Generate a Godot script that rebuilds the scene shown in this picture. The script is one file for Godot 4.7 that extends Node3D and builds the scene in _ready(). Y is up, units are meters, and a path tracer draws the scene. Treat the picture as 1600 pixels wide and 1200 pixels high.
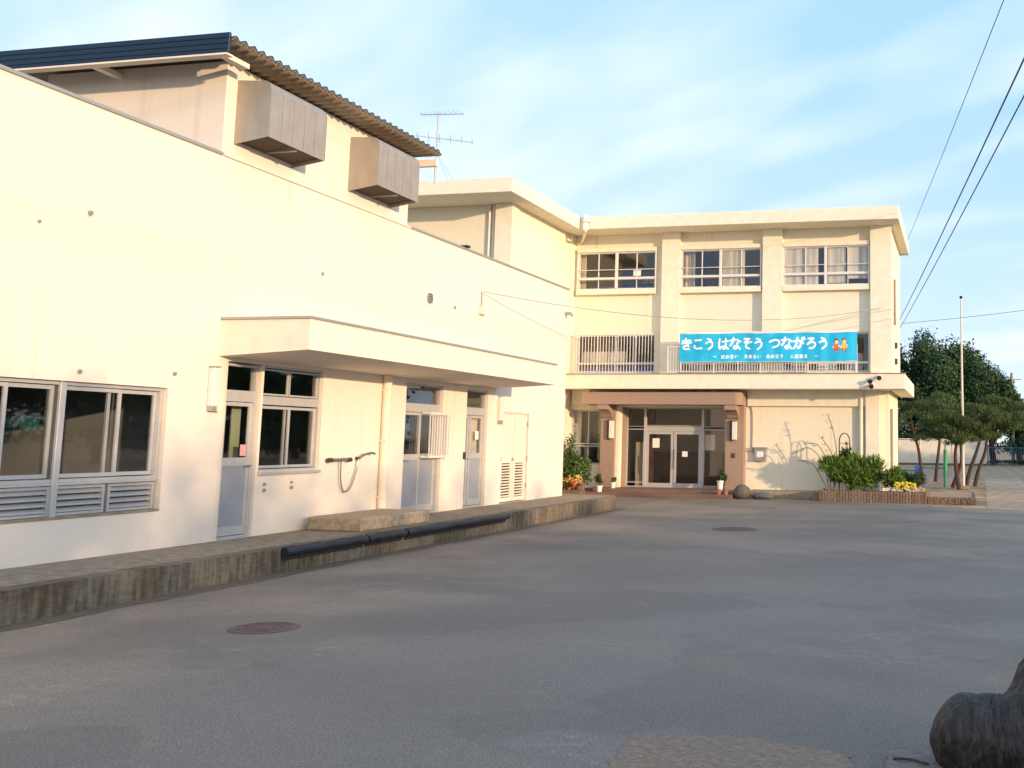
extends Node3D

var M := {}
var meshes := {}
var rng := RandomNumberGenerator.new()

# ------------------------------------------------------------------ helpers
func gpos(n: Node) -> Vector3:
	var p := Vector3.ZERO
	while n != null and n != self:
		if n is Node3D: p += n.position
		n = n.get_parent()
	return p

func thing(called: String, label: String, category: String, at: Vector3, group := "") -> Node3D:
	var o := Node3D.new()
	o.name = numbered(called)
	add_child(o)
	o.position = at
	o.set_meta("label", label)
	o.set_meta("category", category)
	if group != "": o.set_meta("group", group)
	return o

func numbered(called: String) -> String:
	if not has_node(NodePath(called)): return called
	var k := 1
	while has_node(NodePath("%s_%03d" % [called, k])): k += 1
	return "%s_%03d" % [called, k]

func tag(o: Node3D, label: String, category: String, group := "", kind := "") -> Node3D:
	o.set_meta("label", label)
	o.set_meta("category", category)
	if group != "": o.set_meta("group", group)
	if kind != "": o.set_meta("kind", kind)
	return o

func structure(o: Node3D) -> Node3D:
	o.set_meta("kind", "structure")
	return o

func put(parent: Node, called: String, mesh: Mesh, m: Material, at := Vector3.ZERO) -> MeshInstance3D:
	# at is in world space
	var o := MeshInstance3D.new()
	o.name = numbered(called) if parent == self else called
	o.mesh = mesh
	o.material_override = m
	parent.add_child(o, true)
	o.position = at - gpos(parent)
	return o

func quad(st: SurfaceTool, a: Vector3, b: Vector3, c: Vector3, d: Vector3, uvs = null) -> void:
	# a b c d run counter-clockwise seen from the front
	var n := (b - a).cross(c - a).normalized()
	if n.length() < 0.5: n = (c - a).cross(d - a).normalized()
	var p := [a, b, c, d]
	for i in [0, 2, 1, 0, 3, 2]:
		st.set_normal(n)
		if uvs != null:
			st.set_uv(uvs[i])
			st.set_uv2(uvs[i])
		st.add_vertex(p[i])

func tri3(st: SurfaceTool, a: Vector3, b: Vector3, c: Vector3, n: Vector3) -> void:
	for p in ([a, b, c] if (b - a).cross(c - a).dot(n) < 0.0 else [a, c, b]):
		st.set_normal(n)
		st.add_vertex(p)

func box_mesh(size: Vector3, bevel := 0.0) -> ArrayMesh:
	var key := "%.4f %.4f %.4f %.4f" % [size.x, size.y, size.z, bevel]
	if meshes.has(key): return meshes[key]
	var st := SurfaceTool.new()
	st.begin(Mesh.PRIMITIVE_TRIANGLES)
	var h := size / 2.0
	var b: float = min(bevel, min(h.x, min(h.y, h.z)) * 0.8)
	var ax := [Vector3.RIGHT, Vector3.UP, Vector3.BACK]
	for i in 3:
		for s in [-1.0, 1.0]:
			var n: Vector3 = ax[i] * s
			var u: Vector3 = ax[(i + 1) % 3]
			var v: Vector3 = ax[(i + 2) % 3] * s
			var hu: float = h[(i + 1) % 3] - b
			var hv: float = h[(i + 2) % 3] - b
			var o: Vector3 = n * h[i]
			quad(st, o - u * hu - v * hv, o + u * hu - v * hv, o + u * hu + v * hv, o - u * hu + v * hv)
	if b > 0.0:
		for i in 3:
			var e: Vector3 = ax[i]
			var u2: Vector3 = ax[(i + 1) % 3]
			var v2: Vector3 = ax[(i + 2) % 3]
			var he: float = h[i] - b
			for su in [-1.0, 1.0]:
				for sv in [-1.0, 1.0]:
					var p1: Vector3 = u2 * su * h[(i + 1) % 3] + v2 * sv * (h[(i + 2) % 3] - b)
					var p2: Vector3 = u2 * su * (h[(i + 1) % 3] - b) + v2 * sv * h[(i + 2) % 3]
					if su * sv > 0:
						quad(st, p1 - e * he, p2 - e * he, p2 + e * he, p1 + e * he)
					else:
						quad(st, p2 - e * he, p1 - e * he, p1 + e * he, p2 + e * he)
		for sx in [-1.0, 1.0]:
			for sy in [-1.0, 1.0]:
				for sz in [-1.0, 1.0]:
					var s := Vector3(sx, sy, sz)
					var pa := Vector3(h.x, h.y - b, h.z - b) * s
					var pb := Vector3(h.x - b, h.y, h.z - b) * s
					var pc := Vector3(h.x - b, h.y - b, h.z) * s
					var n3 := s.normalized()
					var tri := [pa, pc, pb] if sx * sy * sz > 0 else [pa, pb, pc]
					for q in tri:
						st.set_normal(n3)
						st.add_vertex(q)
	var mesh := st.commit()
	meshes[key] = mesh
	return mesh

func bx(parent: Node, called: String, a: Vector3, b: Vector3, m: Material, bevel := 0.0) -> MeshInstance3D:
	var lo := Vector3(min(a.x, b.x), min(a.y, b.y), min(a.z, b.z))
	var hi := Vector3(max(a.x, b.x), max(a.y, b.y), max(a.z, b.z))
	return put(parent, called, box_mesh(hi - lo, bevel), m, (lo + hi) / 2.0)

func tube_into(st: SurfaceTool, pts: Array, radii, sides := 8, caps := true) -> void:
	var n := pts.size()
	var rings := []
	var prev_u := Vector3.ZERO
	for i in n:
		var t: Vector3 = (pts[min(i + 1, n - 1)] - pts[max(i - 1, 0)]).normalized()
		var u: Vector3
		if prev_u == Vector3.ZERO:
			u = t.cross(Vector3.UP if abs(t.y) < 0.9 else Vector3.RIGHT).normalized()
		else:
			u = (prev_u - t * prev_u.dot(t)).normalized()
		prev_u = u
		var v := t.cross(u)
		var r: float = radii[i] if radii is Array else radii
		var ring := []
		for k in sides:
			var a := TAU * k / sides
			var d := u * cos(a) + v * sin(a)
			ring.append([pts[i] + d * r, d])
		rings.append(ring)
	for i in n - 1:
		for k in sides:
			var k2 := (k + 1) % sides
			var q := [rings[i][k], rings[i][k2], rings[i + 1][k2], rings[i + 1][k]]
			for j in [0, 2, 1, 0, 3, 2]:
				st.set_normal(q[j][1])
				st.add_vertex(q[j][0])
	if caps:
		for e in [0, n - 1]:
			var nn: Vector3 = ((pts[0] - pts[1]) if e == 0 else (pts[n - 1] - pts[n - 2])).normalized()
			for k in sides:
				var tri := [pts[e], rings[e][(k + 1) % sides][0], rings[e][k][0]]
				if e == n - 1: tri = [pts[e], rings[e][k][0], rings[e][(k + 1) % sides][0]]
				tri = [tri[0], tri[2], tri[1]]
				for p in tri:
					st.set_normal(nn)
					st.add_vertex(p)

func tube(parent: Node, called: String, pts: Array, radii, m: Material, sides := 8) -> MeshInstance3D:
	var st := SurfaceTool.new()
	st.begin(Mesh.PRIMITIVE_TRIANGLES)
	var g := gpos(parent)
	var loc := []
	for p in pts: loc.append(p - g)
	tube_into(st, loc, radii, sides)
	return put(parent, called, st.commit(), m, g)

func smooth_line(pts: Array, per := 6) -> Array:
	var out := []
	var n := pts.size()
	for i in n - 1:
		var a = pts[max(i - 1, 0)]
		var b = pts[i]
		var c = pts[i + 1]
		var d = pts[min(i + 2, n - 1)]
		for k in per:
			var t := float(k) / per
			out.append(0.5 * ((2.0 * b) + (c - a) * t + (2.0 * a - 5.0 * b + 4.0 * c - d) * t * t + (3.0 * b - a - 3.0 * c + d) * t * t * t))
	out.append(pts[n - 1])
	return out

func prism(parent: Node, called: String, poly: Array, axis: int, from: float, to: float, m: Material) -> MeshInstance3D:
	# poly: Vector2 list; axis 0 extrudes along x (poly = z,y), 1 along y (poly = x,z), 2 along z (poly = x,y)
	var st := SurfaceTool.new()
	st.begin(Mesh.PRIMITIVE_TRIANGLES)
	var g := gpos(parent)
	var pp := PackedVector2Array(poly)
	var cc := not Geometry2D.is_polygon_clockwise(pp)
	var f := func(p: Vector2, t: float) -> Vector3:
		if axis == 0: return Vector3(t, p.y, p.x) - g
		if axis == 1: return Vector3(p.x, t, p.y) - g
		return Vector3(p.x, p.y, t) - g
	var idx := Geometry2D.triangulate_polygon(pp)
	var lo: float = min(from, to)
	var hi: float = max(from, to)
	var ax: Vector3 = [Vector3.RIGHT, Vector3.UP, Vector3.BACK][axis]
	for side in 2:
		var t: float = lo if side == 0 else hi
		var nn: Vector3 = -ax if side == 0 else ax
		for k in range(0, idx.size(), 3):
			var tri := [f.call(pp[idx[k]], t), f.call(pp[idx[k + 1]], t), f.call(pp[idx[k + 2]], t)]
			if (tri[1] - tri[0]).cross(tri[2] - tri[0]).dot(nn) > 0: tri = [tri[0], tri[2], tri[1]]
			for p in tri:
				st.set_normal(nn)
				st.add_vertex(p)
	var n := pp.size()
	for i in n:
		var a: Vector2 = pp[i]
		var b: Vector2 = pp[(i + 1) % n]
		var q := [f.call(a, lo), f.call(b, lo), f.call(b, hi), f.call(a, hi)]
		var out2 := Vector2(b.y - a.y, a.x - b.x) * (1.0 if cc else -1.0)
		var out3: Vector3 = f.call(out2, 0.0) + g
		if axis == 1: out3 = Vector3(out2.x, 0, out2.y)
		if (q[1] - q[0]).cross(q[2] - q[0]).dot(out3) < 0: q = [q[3], q[2], q[1], q[0]]
		quad(st, q[0], q[1], q[2], q[3])
	return put(parent, called, st.commit(), m, g)

func wall_mesh(o: Vector3, u: Vector3, v: Vector3, w: float, h: float, th: float, holes: Array, uv_off := Vector2.ZERO) -> ArrayMesh:
	# a slab w along u, h along v, th thick away from its face u x v; holes = Rect2 in (u, v)
	var st := SurfaceTool.new()
	st.begin(Mesh.PRIMITIVE_TRIANGLES)
	var n := u.cross(v)
	var xs := [0.0, w]
	var ys := [0.0, h]
	for r in holes:
		for x in [r.position.x, r.end.x]: if x > 0 and x < w: xs.append(x)
		for y in [r.position.y, r.end.y]: if y > 0 and y < h: ys.append(y)
	xs.sort()
	ys.sort()
	var cx := []
	var cy := []
	for x in xs: if cx.is_empty() or x - cx[-1] > 1e-4: cx.append(x)
	for y in ys: if cy.is_empty() or y - cy[-1] > 1e-4: cy.append(y)
	var solid := func(i: int, j: int) -> bool:
		if i < 0 or j < 0 or i >= cx.size() - 1 or j >= cy.size() - 1: return false
		var p := Vector2((cx[i] + cx[i + 1]) / 2.0, (cy[j] + cy[j + 1]) / 2.0)
		for r in holes: if r.has_point(p): return false
		return true
	var P := func(x: float, y: float, d: float) -> Vector3: return o + u * x + v * y - n * d
	for i in cx.size() - 1:
		for j in cy.size() - 1:
			if not solid.call(i, j): continue
			var x0: float = cx[i]
			var x1: float = cx[i + 1]
			var y0: float = cy[j]
			var y1: float = cy[j + 1]
			var uvs := [Vector2(x0, y0) + uv_off, Vector2(x1, y0) + uv_off, Vector2(x1, y1) + uv_off, Vector2(x0, y1) + uv_off]
			quad(st, P.call(x0, y0, 0.0), P.call(x1, y0, 0.0), P.call(x1, y1, 0.0), P.call(x0, y1, 0.0), uvs)
			quad(st, P.call(x1, y0, th), P.call(x0, y0, th), P.call(x0, y1, th), P.call(x1, y1, th), [uvs[1], uvs[0], uvs[3], uvs[2]])
			if not solid.call(i - 1, j): quad(st, P.call(x0, y0, th), P.call(x0, y0, 0.0), P.call(x0, y1, 0.0), P.call(x0, y1, th), [uvs[0], uvs[0], uvs[3], uvs[3]])
			if not solid.call(i + 1, j): quad(st, P.call(x1, y0, 0.0), P.call(x1, y0, th), P.call(x1, y1, th), P.call(x1, y1, 0.0), [uvs[1], uvs[1], uvs[2], uvs[2]])
			if not solid.call(i, j - 1): quad(st, P.call(x0, y0, th), P.call(x1, y0, th), P.call(x1, y0, 0.0), P.call(x0, y0, 0.0), [uvs[0], uvs[1], uvs[1], uvs[0]])
			if not solid.call(i, j + 1): quad(st, P.call(x0, y1, 0.0), P.call(x1, y1, 0.0), P.call(x1, y1, th), P.call(x0, y1, th), [uvs[3], uvs[2], uvs[2], uvs[3]])
	return st.commit()

func sphere_mesh(r: Vector3, seg := 12, rings := 8) -> ArrayMesh:
	var st := SurfaceTool.new()
	st.begin(Mesh.PRIMITIVE_TRIANGLES)
	for i in rings:
		for k in seg:
			var q := []
			for e in [[i, k], [i, k + 1], [i + 1, k + 1], [i + 1, k]]:
				var th: float = PI * e[0] / rings
				var ph: float = TAU * e[1] / seg
				q.append(Vector3(sin(th) * cos(ph), cos(th), sin(th) * sin(ph)))
			for j in [0, 1, 2, 0, 2, 3]:
				st.set_normal((q[j] / r).normalized())
				st.add_vertex(q[j] * r)
	return st.commit()

# ------------------------------------------------------------------ materials
func lin(r: float, g: float, b: float) -> Color:
	return Color(r, g, b).linear_to_srgb()

func mat(c: Color, rough := 0.8, metal := 0.0) -> StandardMaterial3D:
	var m := StandardMaterial3D.new()
	m.albedo_color = c
	m.roughness = rough
	m.metallic = metal
	return m

func noise(sd: int, freq: float, oct := 4) -> FastNoiseLite:
	var n := FastNoiseLite.new()
	n.seed = sd
	n.frequency = freq
	n.noise_type = FastNoiseLite.TYPE_SIMPLEX_SMOOTH
	n.fractal_octaves = oct
	return n

func grain_tex(size: int, sd: int, freq: float, lo: Color, hi: Color, contrast := 1.0, streak := Vector2.ONE) -> ImageTexture:
	# seamless speckle between two colours
	var n := noise(sd, freq, 5)
	var src := n.get_seamless_image(size, size)
	var im := Image.create(size, size, false, Image.FORMAT_RGB8)
	for y in size:
		for x in size:
			var t := src.get_pixel(int(x * streak.x) % size, int(y * streak.y) % size).r
			t = clampf((t - 0.5) * contrast + 0.5, 0.0, 1.0)
			im.set_pixel(x, y, lo.lerp(hi, t))
	return ImageTexture.create_from_image(im)

func tri(m: StandardMaterial3D, tex: Texture2D, metres: float) -> StandardMaterial3D:
	m.albedo_texture = tex
	m.uv1_triplanar = true
	m.uv1_world_triplanar = true
	m.uv1_scale = Vector3.ONE / metres
	return m

func wall_stain_tex(w: int, h: int, sd: int, amount: float, tint: Color) -> ImageTexture:
	# painted render: faint trowel mottling, rain streaks that run down, scattered dirt
	var a := noise(sd, 0.006, 4)
	var b := noise(sd + 1, 0.05, 3)
	var c := noise(sd + 2, 0.035, 3)
	var d := noise(sd + 3, 0.012, 3)
	var im := Image.create(w, h, false, Image.FORMAT_RGB8)
	for y in h:
		for x in w:
			var m := 0.5 + 0.5 * a.get_noise_2d(x, y)
			var f := 0.5 + 0.5 * b.get_noise_2d(x, y)
			var s := c.get_noise_2d(x * 1.6, y * 0.045)
			var g := d.get_noise_2d(x, y * 0.35)
			var t := 0.08 * m + 0.08 * f
			t += clampf((s - 0.22) * 1.4, 0.0, 0.5) * clampf(g * 2.0 + 0.15, 0.0, 1.0)
			im.set_pixel(x, y, Color.WHITE.lerp(tint, clampf(t * amount, 0.0, 1.0)))
	return ImageTexture.create_from_image(im)

func make_materials() -> void:
	var fine := grain_tex(256, 31, 0.09, Color(0.965, 0.965, 0.965), Color(1, 1, 1), 1.2)
	var m: StandardMaterial3D
	m = mat(lin(0.82, 0.735, 0.635), 0.9)
	m.albedo_texture = wall_stain_tex(1280, 340, 5, 0.22, Color(0.66, 0.57, 0.47))
	m.uv1_scale = Vector3(1.0 / 30.0, 1.0 / 8.0, 1)
	m.detail_enabled = true
	m.detail_blend_mode = BaseMaterial3D.BLEND_MODE_MUL
	m.detail_albedo = fine
	m.detail_uv_layer = BaseMaterial3D.DETAIL_UV_2
	m.uv2_scale = Vector3(0.9, 0.9, 1)
	M.cream = m
	m = mat(lin(0.84, 0.785, 0.63), 0.9)
	m.albedo_texture = wall_stain_tex(768, 512, 15, 0.4, Color(0.70, 0.60, 0.45))
	m.uv1_scale = Vector3(1.0 / 15.0, 1.0 / 10.5, 1)
	m.detail_enabled = true
	m.detail_blend_mode = BaseMaterial3D.BLEND_MODE_MUL
	m.detail_albedo = fine
	m.detail_uv_layer = BaseMaterial3D.DETAIL_UV_2
	m.uv2_scale = Vector3(0.9, 0.9, 1)
	M.yellow = m
	var mott := grain_tex(512, 77, 0.012, Color(0.955, 0.948, 0.935), Color(1, 1, 1), 1.2)
	M.cream_t = tri(mat(lin(0.82, 0.735, 0.63), 0.9), mott, 3.0)
	M.yellow_t = tri(mat(lin(0.84, 0.79, 0.64), 0.9), mott, 3.0)
	var conc := grain_tex(512, 9, 0.02, Color(0.80, 0.78, 0.75), Color(1, 1, 1), 1.3)
	M.concrete = tri(mat(lin(0.36, 0.285, 0.205), 0.92), conc, 2.2)
	M.block = tri(mat(lin(0.48, 0.38, 0.26), 0.92), conc, 1.5)
	m = mat(lin(0.235, 0.195, 0.145), 0.92)
	m.albedo_texture = streak_tex(1024, 128)
	m.uv1_scale = Vector3(1.0 / 12.0, 1.0 / 0.42, 1)
	M.kerb_face = m
	M.alu = tri(mat(lin(0.54, 0.54, 0.54), 0.45, 0.3), mott, 1.0)
	M.alu_white = mat(lin(0.72, 0.70, 0.68), 0.45, 0.1)
	M.grey_panel = tri(mat(lin(0.31, 0.33, 0.385), 0.5), mott, 0.8)
	M.steel_door = tri(mat(lin(0.80, 0.725, 0.60), 0.6), mott, 2.0)
	m = mat(Color(0.10, 0.12, 0.12, 0.03), 0.02)
	m.transparency = BaseMaterial3D.TRANSPARENCY_ALPHA
	m.metallic_specular = 0.5
	M.glass = m
	M.dark = mat(lin(0.03, 0.03, 0.035), 0.7)
	M.inside = mat(lin(0.34, 0.31, 0.26), 0.9)
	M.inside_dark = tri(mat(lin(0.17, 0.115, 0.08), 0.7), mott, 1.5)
	M.navy = mat(lin(0.006, 0.02, 0.045), 0.45, 0.1)
	M.slate = tri(mat(lin(0.38, 0.315, 0.24), 0.95), conc, 0.8)
	M.roof_top = mat(lin(0.06, 0.07, 0.09), 0.6)
	m = mat(lin(0.42, 0.385, 0.335), 0.5, 0.4)
	M.hood = tri(m, grain_tex(256, 41, 0.03, Color(0.93, 0.915, 0.895), Color(1, 1, 1), 1.0, Vector2(1, 0.5)), 2.2)
	M.portico = tri(mat(lin(0.35, 0.245, 0.195), 0.85), mott, 1.0)
	M.tile_step = tri(mat(lin(0.27, 0.165, 0.125), 0.8), conc, 0.7)
	M.rubber = tri(mat(lin(0.022, 0.023, 0.03), 0.5), conc, 0.6)
	M.chrome = mat(lin(0.42, 0.40, 0.36), 0.25, 0.9)
	M.black = mat(lin(0.02, 0.02, 0.02), 0.5)
	M.rust = tri(mat(lin(0.10, 0.075, 0.075), 0.75, 0.3), conc, 0.5)
	M.white = mat(lin(0.8, 0.79, 0.76), 0.6)
	M.paper = mat(lin(0.80, 0.79, 0.72), 0.9)
	M.pink = mat(lin(0.72, 0.36, 0.36), 0.9)
	M.curtain = tri(mat(lin(0.66, 0.58, 0.44), 0.9), grain_tex(128, 51, 0.03, Color(0.8, 0.8, 0.8), Color(1, 1, 1), 2.0, Vector2(1, 0.05)), 1.2)
	M.curtain_pale = tri(mat(lin(0.70, 0.66, 0.56), 0.9), grain_tex(128, 52, 0.03, Color(0.8, 0.8, 0.8), Color(1, 1, 1), 2.0, Vector2(1, 0.05)), 1.2)
	M.curtain_green = mat(lin(0.30, 0.34, 0.22), 0.9)
	M.teal = mat(lin(0.015, 0.13, 0.115), 0.7)  # tint of a reflection in the kitchen glass, put into a box
	M.blue = mat(lin(0.05, 0.10, 0.45), 0.7)
	M.lamp_glass = mat(lin(0.72, 0.69, 0.64), 0.4)
	M.bark = tri(mat(lin(0.13, 0.075, 0.05), 0.95), grain_tex(256, 61, 0.05, Color(0.5, 0.45, 0.4), Color(1, 1, 1), 1.8), 0.5)
	M.soil = tri(mat(lin(0.20, 0.14, 0.09), 0.97), conc, 1.2)
	var lf := mat(Color.WHITE, 0.75)
	lf.vertex_color_use_as_albedo = true
	lf.backlight_enabled = true
	lf.backlight = Color(0.25, 0.3, 0.12)
	M.leaf = lf
	M.slab_grey = tri(mat(lin(0.24, 0.19, 0.165), 0.92), conc, 0.8)
	M.edging = tri(mat(lin(0.31, 0.225, 0.165), 0.95), M.bark.albedo_texture, 0.7)
	M.room = mat(lin(0.20, 0.22, 0.22), 0.8)
	M.cover = tri(mat(lin(0.19, 0.13, 0.115), 0.8, 0.2), conc, 0.5)
	M.filter = tri(mat(lin(0.10, 0.068, 0.045), 0.7, 0.3), conc, 0.3)  # dark brown that paints the shade inside the hoods
	M.galv = mat(lin(0.40, 0.39, 0.37), 0.5, 0.5)

func streak_tex(w: int, h: int) -> ImageTexture:
	# old concrete face with black algae runs and pale lime patches
	var a := noise(91, 0.03, 4)
	var b := noise(92, 0.05, 3)
	var c := noise(93, 0.008, 3)
	var im := Image.create(w, h, false, Image.FORMAT_RGB8)
	for y in h:
		for x in w:
			var s := a.get_noise_2d(x * 4.0, y * 0.15)
			var f := b.get_noise_2d(x, y)
			var g := c.get_noise_2d(x, y * 0.3)
			var t := clampf(0.40 + 0.75 * s + 0.3 * f + 0.6 * g, 0.0, 1.0)
			im.set_pixel(x, y, Color(0.97, 0.97, 0.95).lerp(Color(0.64, 0.60, 0.54), t))
	return ImageTexture.create_from_image(im)

# ------------------------------------------------------------------ camera, sky, sun
func setup_view() -> void:
	var cam := Camera3D.new()
	cam.name = "camera"
	add_child(cam)
	var f := 1587.2
	var near := 0.05
	cam.set_frustum(1200.0 / f * near, Vector2((800.0 - 1156.1) / f * near, -(600.0 - 500.6) / f * near), near, 2000.0)
	cam.keep_aspect = Camera3D.KEEP_HEIGHT
	var p := -0.1178
	var yw := 0.2147
	var r := 0.012
	# rows of the camera frame (right, down, forward) in x right, y down, z forward axes
	var cp := cos(p)
	var sp := sin(p)
	var cy := cos(yw)
	var sy := sin(yw)
	var cr := cos(r)
	var sr := sin(r)
	var r0 := Vector3(cy, 0, sy)
	var r1 := Vector3(sp * sy, cp, -sp * cy)
	var r2 := Vector3(-cp * sy, sp, cp * cy)
	var row_x := r0 * cr - r1 * sr
	var row_y := r0 * sr + r1 * cr
	var row_z := r2
	var fl := Vector3(1, -1, -1)
	cam.transform = Transform3D(Basis(row_x * fl, -(row_y * fl), -(row_z * fl)), Vector3(0, 2.0, 0))
	cam.current = true

	var sun := DirectionalLight3D.new()
	sun.name = "sun"
	add_child(sun)
	sun.light_energy = 0.78
	sun.light_color = Color(1.0, 0.85, 0.68)
	sun.light_angular_distance = 0.8
	sun.shadow_enabled = true
	var dir := Vector3(-0.86, -0.145, -0.49).normalized()
	sun.look_at_from_position(Vector3.ZERO, dir, Vector3.UP)

	var env := Environment.new()
	env.background_mode = Environment.BG_SKY
	var sky := Sky.new()
	var pm := PanoramaSkyMaterial.new()
	pm.panorama = sky_image(-dir)
	pm.energy_multiplier = 1.0
	sky.sky_material = pm
	env.sky = sky
	env.tonemap_mode = Environment.TONE_MAPPER_LINEAR
	env.tonemap_exposure = 1.9
	env.sdfgi_enabled = true
	env.ssao_enabled = true
	env.ssil_enabled = true
	var we := WorldEnvironment.new()
	we.name = "world_environment"
	we.environment = env
	add_child(we)

func sky_image(to_sun: Vector3) -> ImageTexture:
	var w := 1024
	var h := 512
	var a := noise(401, 1.1, 5)
	var b := noise(402, 2.6, 5)
	var im := Image.create(w, h, false, Image.FORMAT_RGBF)
	for y in h:
		var el := PI / 2.0 - PI * (y + 0.5) / h
		for x in w:
			var az := TAU * (x + 0.5) / w
			# u = 0 looks along -z's opposite, as Godot lays panoramas out
			var d := Vector3(-sin(az) * cos(el), sin(el), cos(az) * cos(el)) * -1.0
			d.y = sin(el)
			var up := maxf(d.y, 0.0)
			var c := d.dot(to_sun)
			var pale := pow(1.0 - up, 5.0) * 0.75
			pale += 0.30 * c * c
			var q := d / (up + 0.16)
			# thin cirrus drawn out along one wind direction
			var cu := Vector2(q.x * 0.9 + q.z * 0.45, q.z * 0.9 - q.x * 0.45)
			var ci := a.get_noise_2d(cu.x * 0.35, cu.y * 1.0) * 0.7 + b.get_noise_2d(cu.x * 0.5, cu.y * 1.5) * 0.45
			pale += clampf(ci + 0.08, 0.0, 1.0) * 0.75
			pale = clampf(pale, 0.0, 1.0)
			var col := Vector3(0.205, 0.382, 0.62).lerp(Vector3(0.56, 0.612, 0.655), pale)
			# the low sun's aureole, widened as added warm fill for walls and ground
			var gl := maxf(c, 0.0)
			col += Vector3(1.5, 1.12, 0.68) * pow(gl, 5.0) * pow(1.0 - up, 1.5)
			if d.y < 0.0: col = col.lerp(Vector3(0.30, 0.28, 0.25), clampf(-d.y * 12.0, 0.0, 1.0))
			im.set_pixel(x, y, Color(col.x, col.y, col.z))
	return ImageTexture.create_from_image(im)

# ------------------------------------------------------------------ ground
func build_ground() -> void:
	var st := SurfaceTool.new()
	st.begin(Mesh.PRIMITIVE_TRIANGLES)
	quad(st, Vector3(-600, -0.012, 300), Vector3(600, -0.012, 300), Vector3(600, -0.012, -900), Vector3(-600, -0.012, -900))
	var g := put(self, "ground", st.commit(), tri(mat(lin(0.50, 0.34, 0.205), 0.97), grain_tex(512, 70, 0.01, Color(0.72, 0.68, 0.62), Color(1, 1, 1), 1.6), 6.0))
	structure(g)
	# asphalt yard
	st = SurfaceTool.new()
	st.begin(Mesh.PRIMITIVE_TRIANGLES)
	var x0 := -16.0
	var xw := -26.0
	var x1 := 34.0
	var z0 := -36.4
	var z1 := 23.6
	var far := [Vector2(xw, z1), Vector2(x1, z1), Vector2(x1, -31.6), Vector2(0.55, -32.6), Vector2(-1.0, -33.4), Vector2(-1.0, -36.4), Vector2(xw, -36.4)]
	var idx := Geometry2D.triangulate_polygon(PackedVector2Array(far))
	for k in range(0, idx.size(), 3):
		var t := [far[idx[k]], far[idx[k + 1]], far[idx[k + 2]]]
		var nn: float = (t[1] - t[0]).cross(t[2] - t[0])
		if nn < 0: t = [t[0], t[2], t[1]]
		for p in t:
			st.set_normal(Vector3.UP)
			var uv := Vector2((p.x - x0) / 40.0, (p.y - z0) / 40.0)
			st.set_uv(uv)
			st.set_uv2(uv)
			st.add_vertex(Vector3(p.x, 0, p.y))
	var m := mat(Color.WHITE, 0.93)
	m.albedo_texture = asphalt_tex(x0, z0)
	m.detail_enabled = true
	m.detail_blend_mode = BaseMaterial3D.BLEND_MODE_MUL
	m.detail_albedo = grain_tex(512, 72, 0.22, Color(0.72, 0.72, 0.72), Color(1, 1, 1), 1.4)
	m.detail_uv_layer = BaseMaterial3D.DETAIL_UV_2
	m.uv2_scale = Vector3(15, 15, 1)
	structure(put(self, "asphalt", st.commit(), m))
	# pale concrete path that runs on past the school
	st = SurfaceTool.new()
	st.begin(Mesh.PRIMITIVE_TRIANGLES)
	quad(st, Vector3(0.75, -0.006, -32.9), Vector3(2.4, -0.006, -31.9), Vector3(3.3, -0.006, -62), Vector3(1.35, -0.006, -62))
	structure(put(self, "path", st.commit(), tri(mat(lin(0.50, 0.36, 0.245), 0.95), grain_tex(256, 73, 0.02, Color(0.8, 0.78, 0.74), Color(1, 1, 1), 1.5), 4.0)))
	# bare patch by the stump
	st = SurfaceTool.new()
	st.begin(Mesh.PRIMITIVE_TRIANGLES)
	var patch := [Vector2(-2.21, -6.9), Vector2(-1.45, -7.03), Vector2(-0.72, -6.80), Vector2(-0.62, -6.2), Vector2(0.7, -6.1), Vector2(0.9, -3.2), Vector2(-2.0, -3.0), Vector2(-2.08, -5.2)]
	var rough := []
	var pn := noise(310, 3.0, 3)
	for i in patch.size():
		for k in 14:
			var q: Vector2 = patch[i].lerp(patch[(i + 1) % patch.size()], k / 14.0)
			rough.append(q + Vector2(pn.get_noise_2d(q.x * 3.0, q.y * 3.0), pn.get_noise_2d(q.x * 3.0 + 50.0, q.y * 3.0)) * 0.07)
	patch = rough
	idx = Geometry2D.triangulate_polygon(PackedVector2Array(patch))
	for k in range(0, idx.size(), 3):
		var t2 := [patch[idx[k]], patch[idx[k + 1]], patch[idx[k + 2]]]
		if (t2[1] - t2[0]).cross(t2[2] - t2[0]) < 0: t2 = [t2[0], t2[2], t2[1]]
		for p in t2:
			st.set_normal(Vector3.UP)
			st.add_vertex(Vector3(p.x, 0.006, p.y))
	structure(put(self, "gravel_patch", st.commit(), tri(mat(lin(0.29, 0.205, 0.15), 0.97), grain_tex(512, 74, 0.06, Color(0.84, 0.81, 0.77), Color(1, 1, 1), 1.3), 2.3)))

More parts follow.
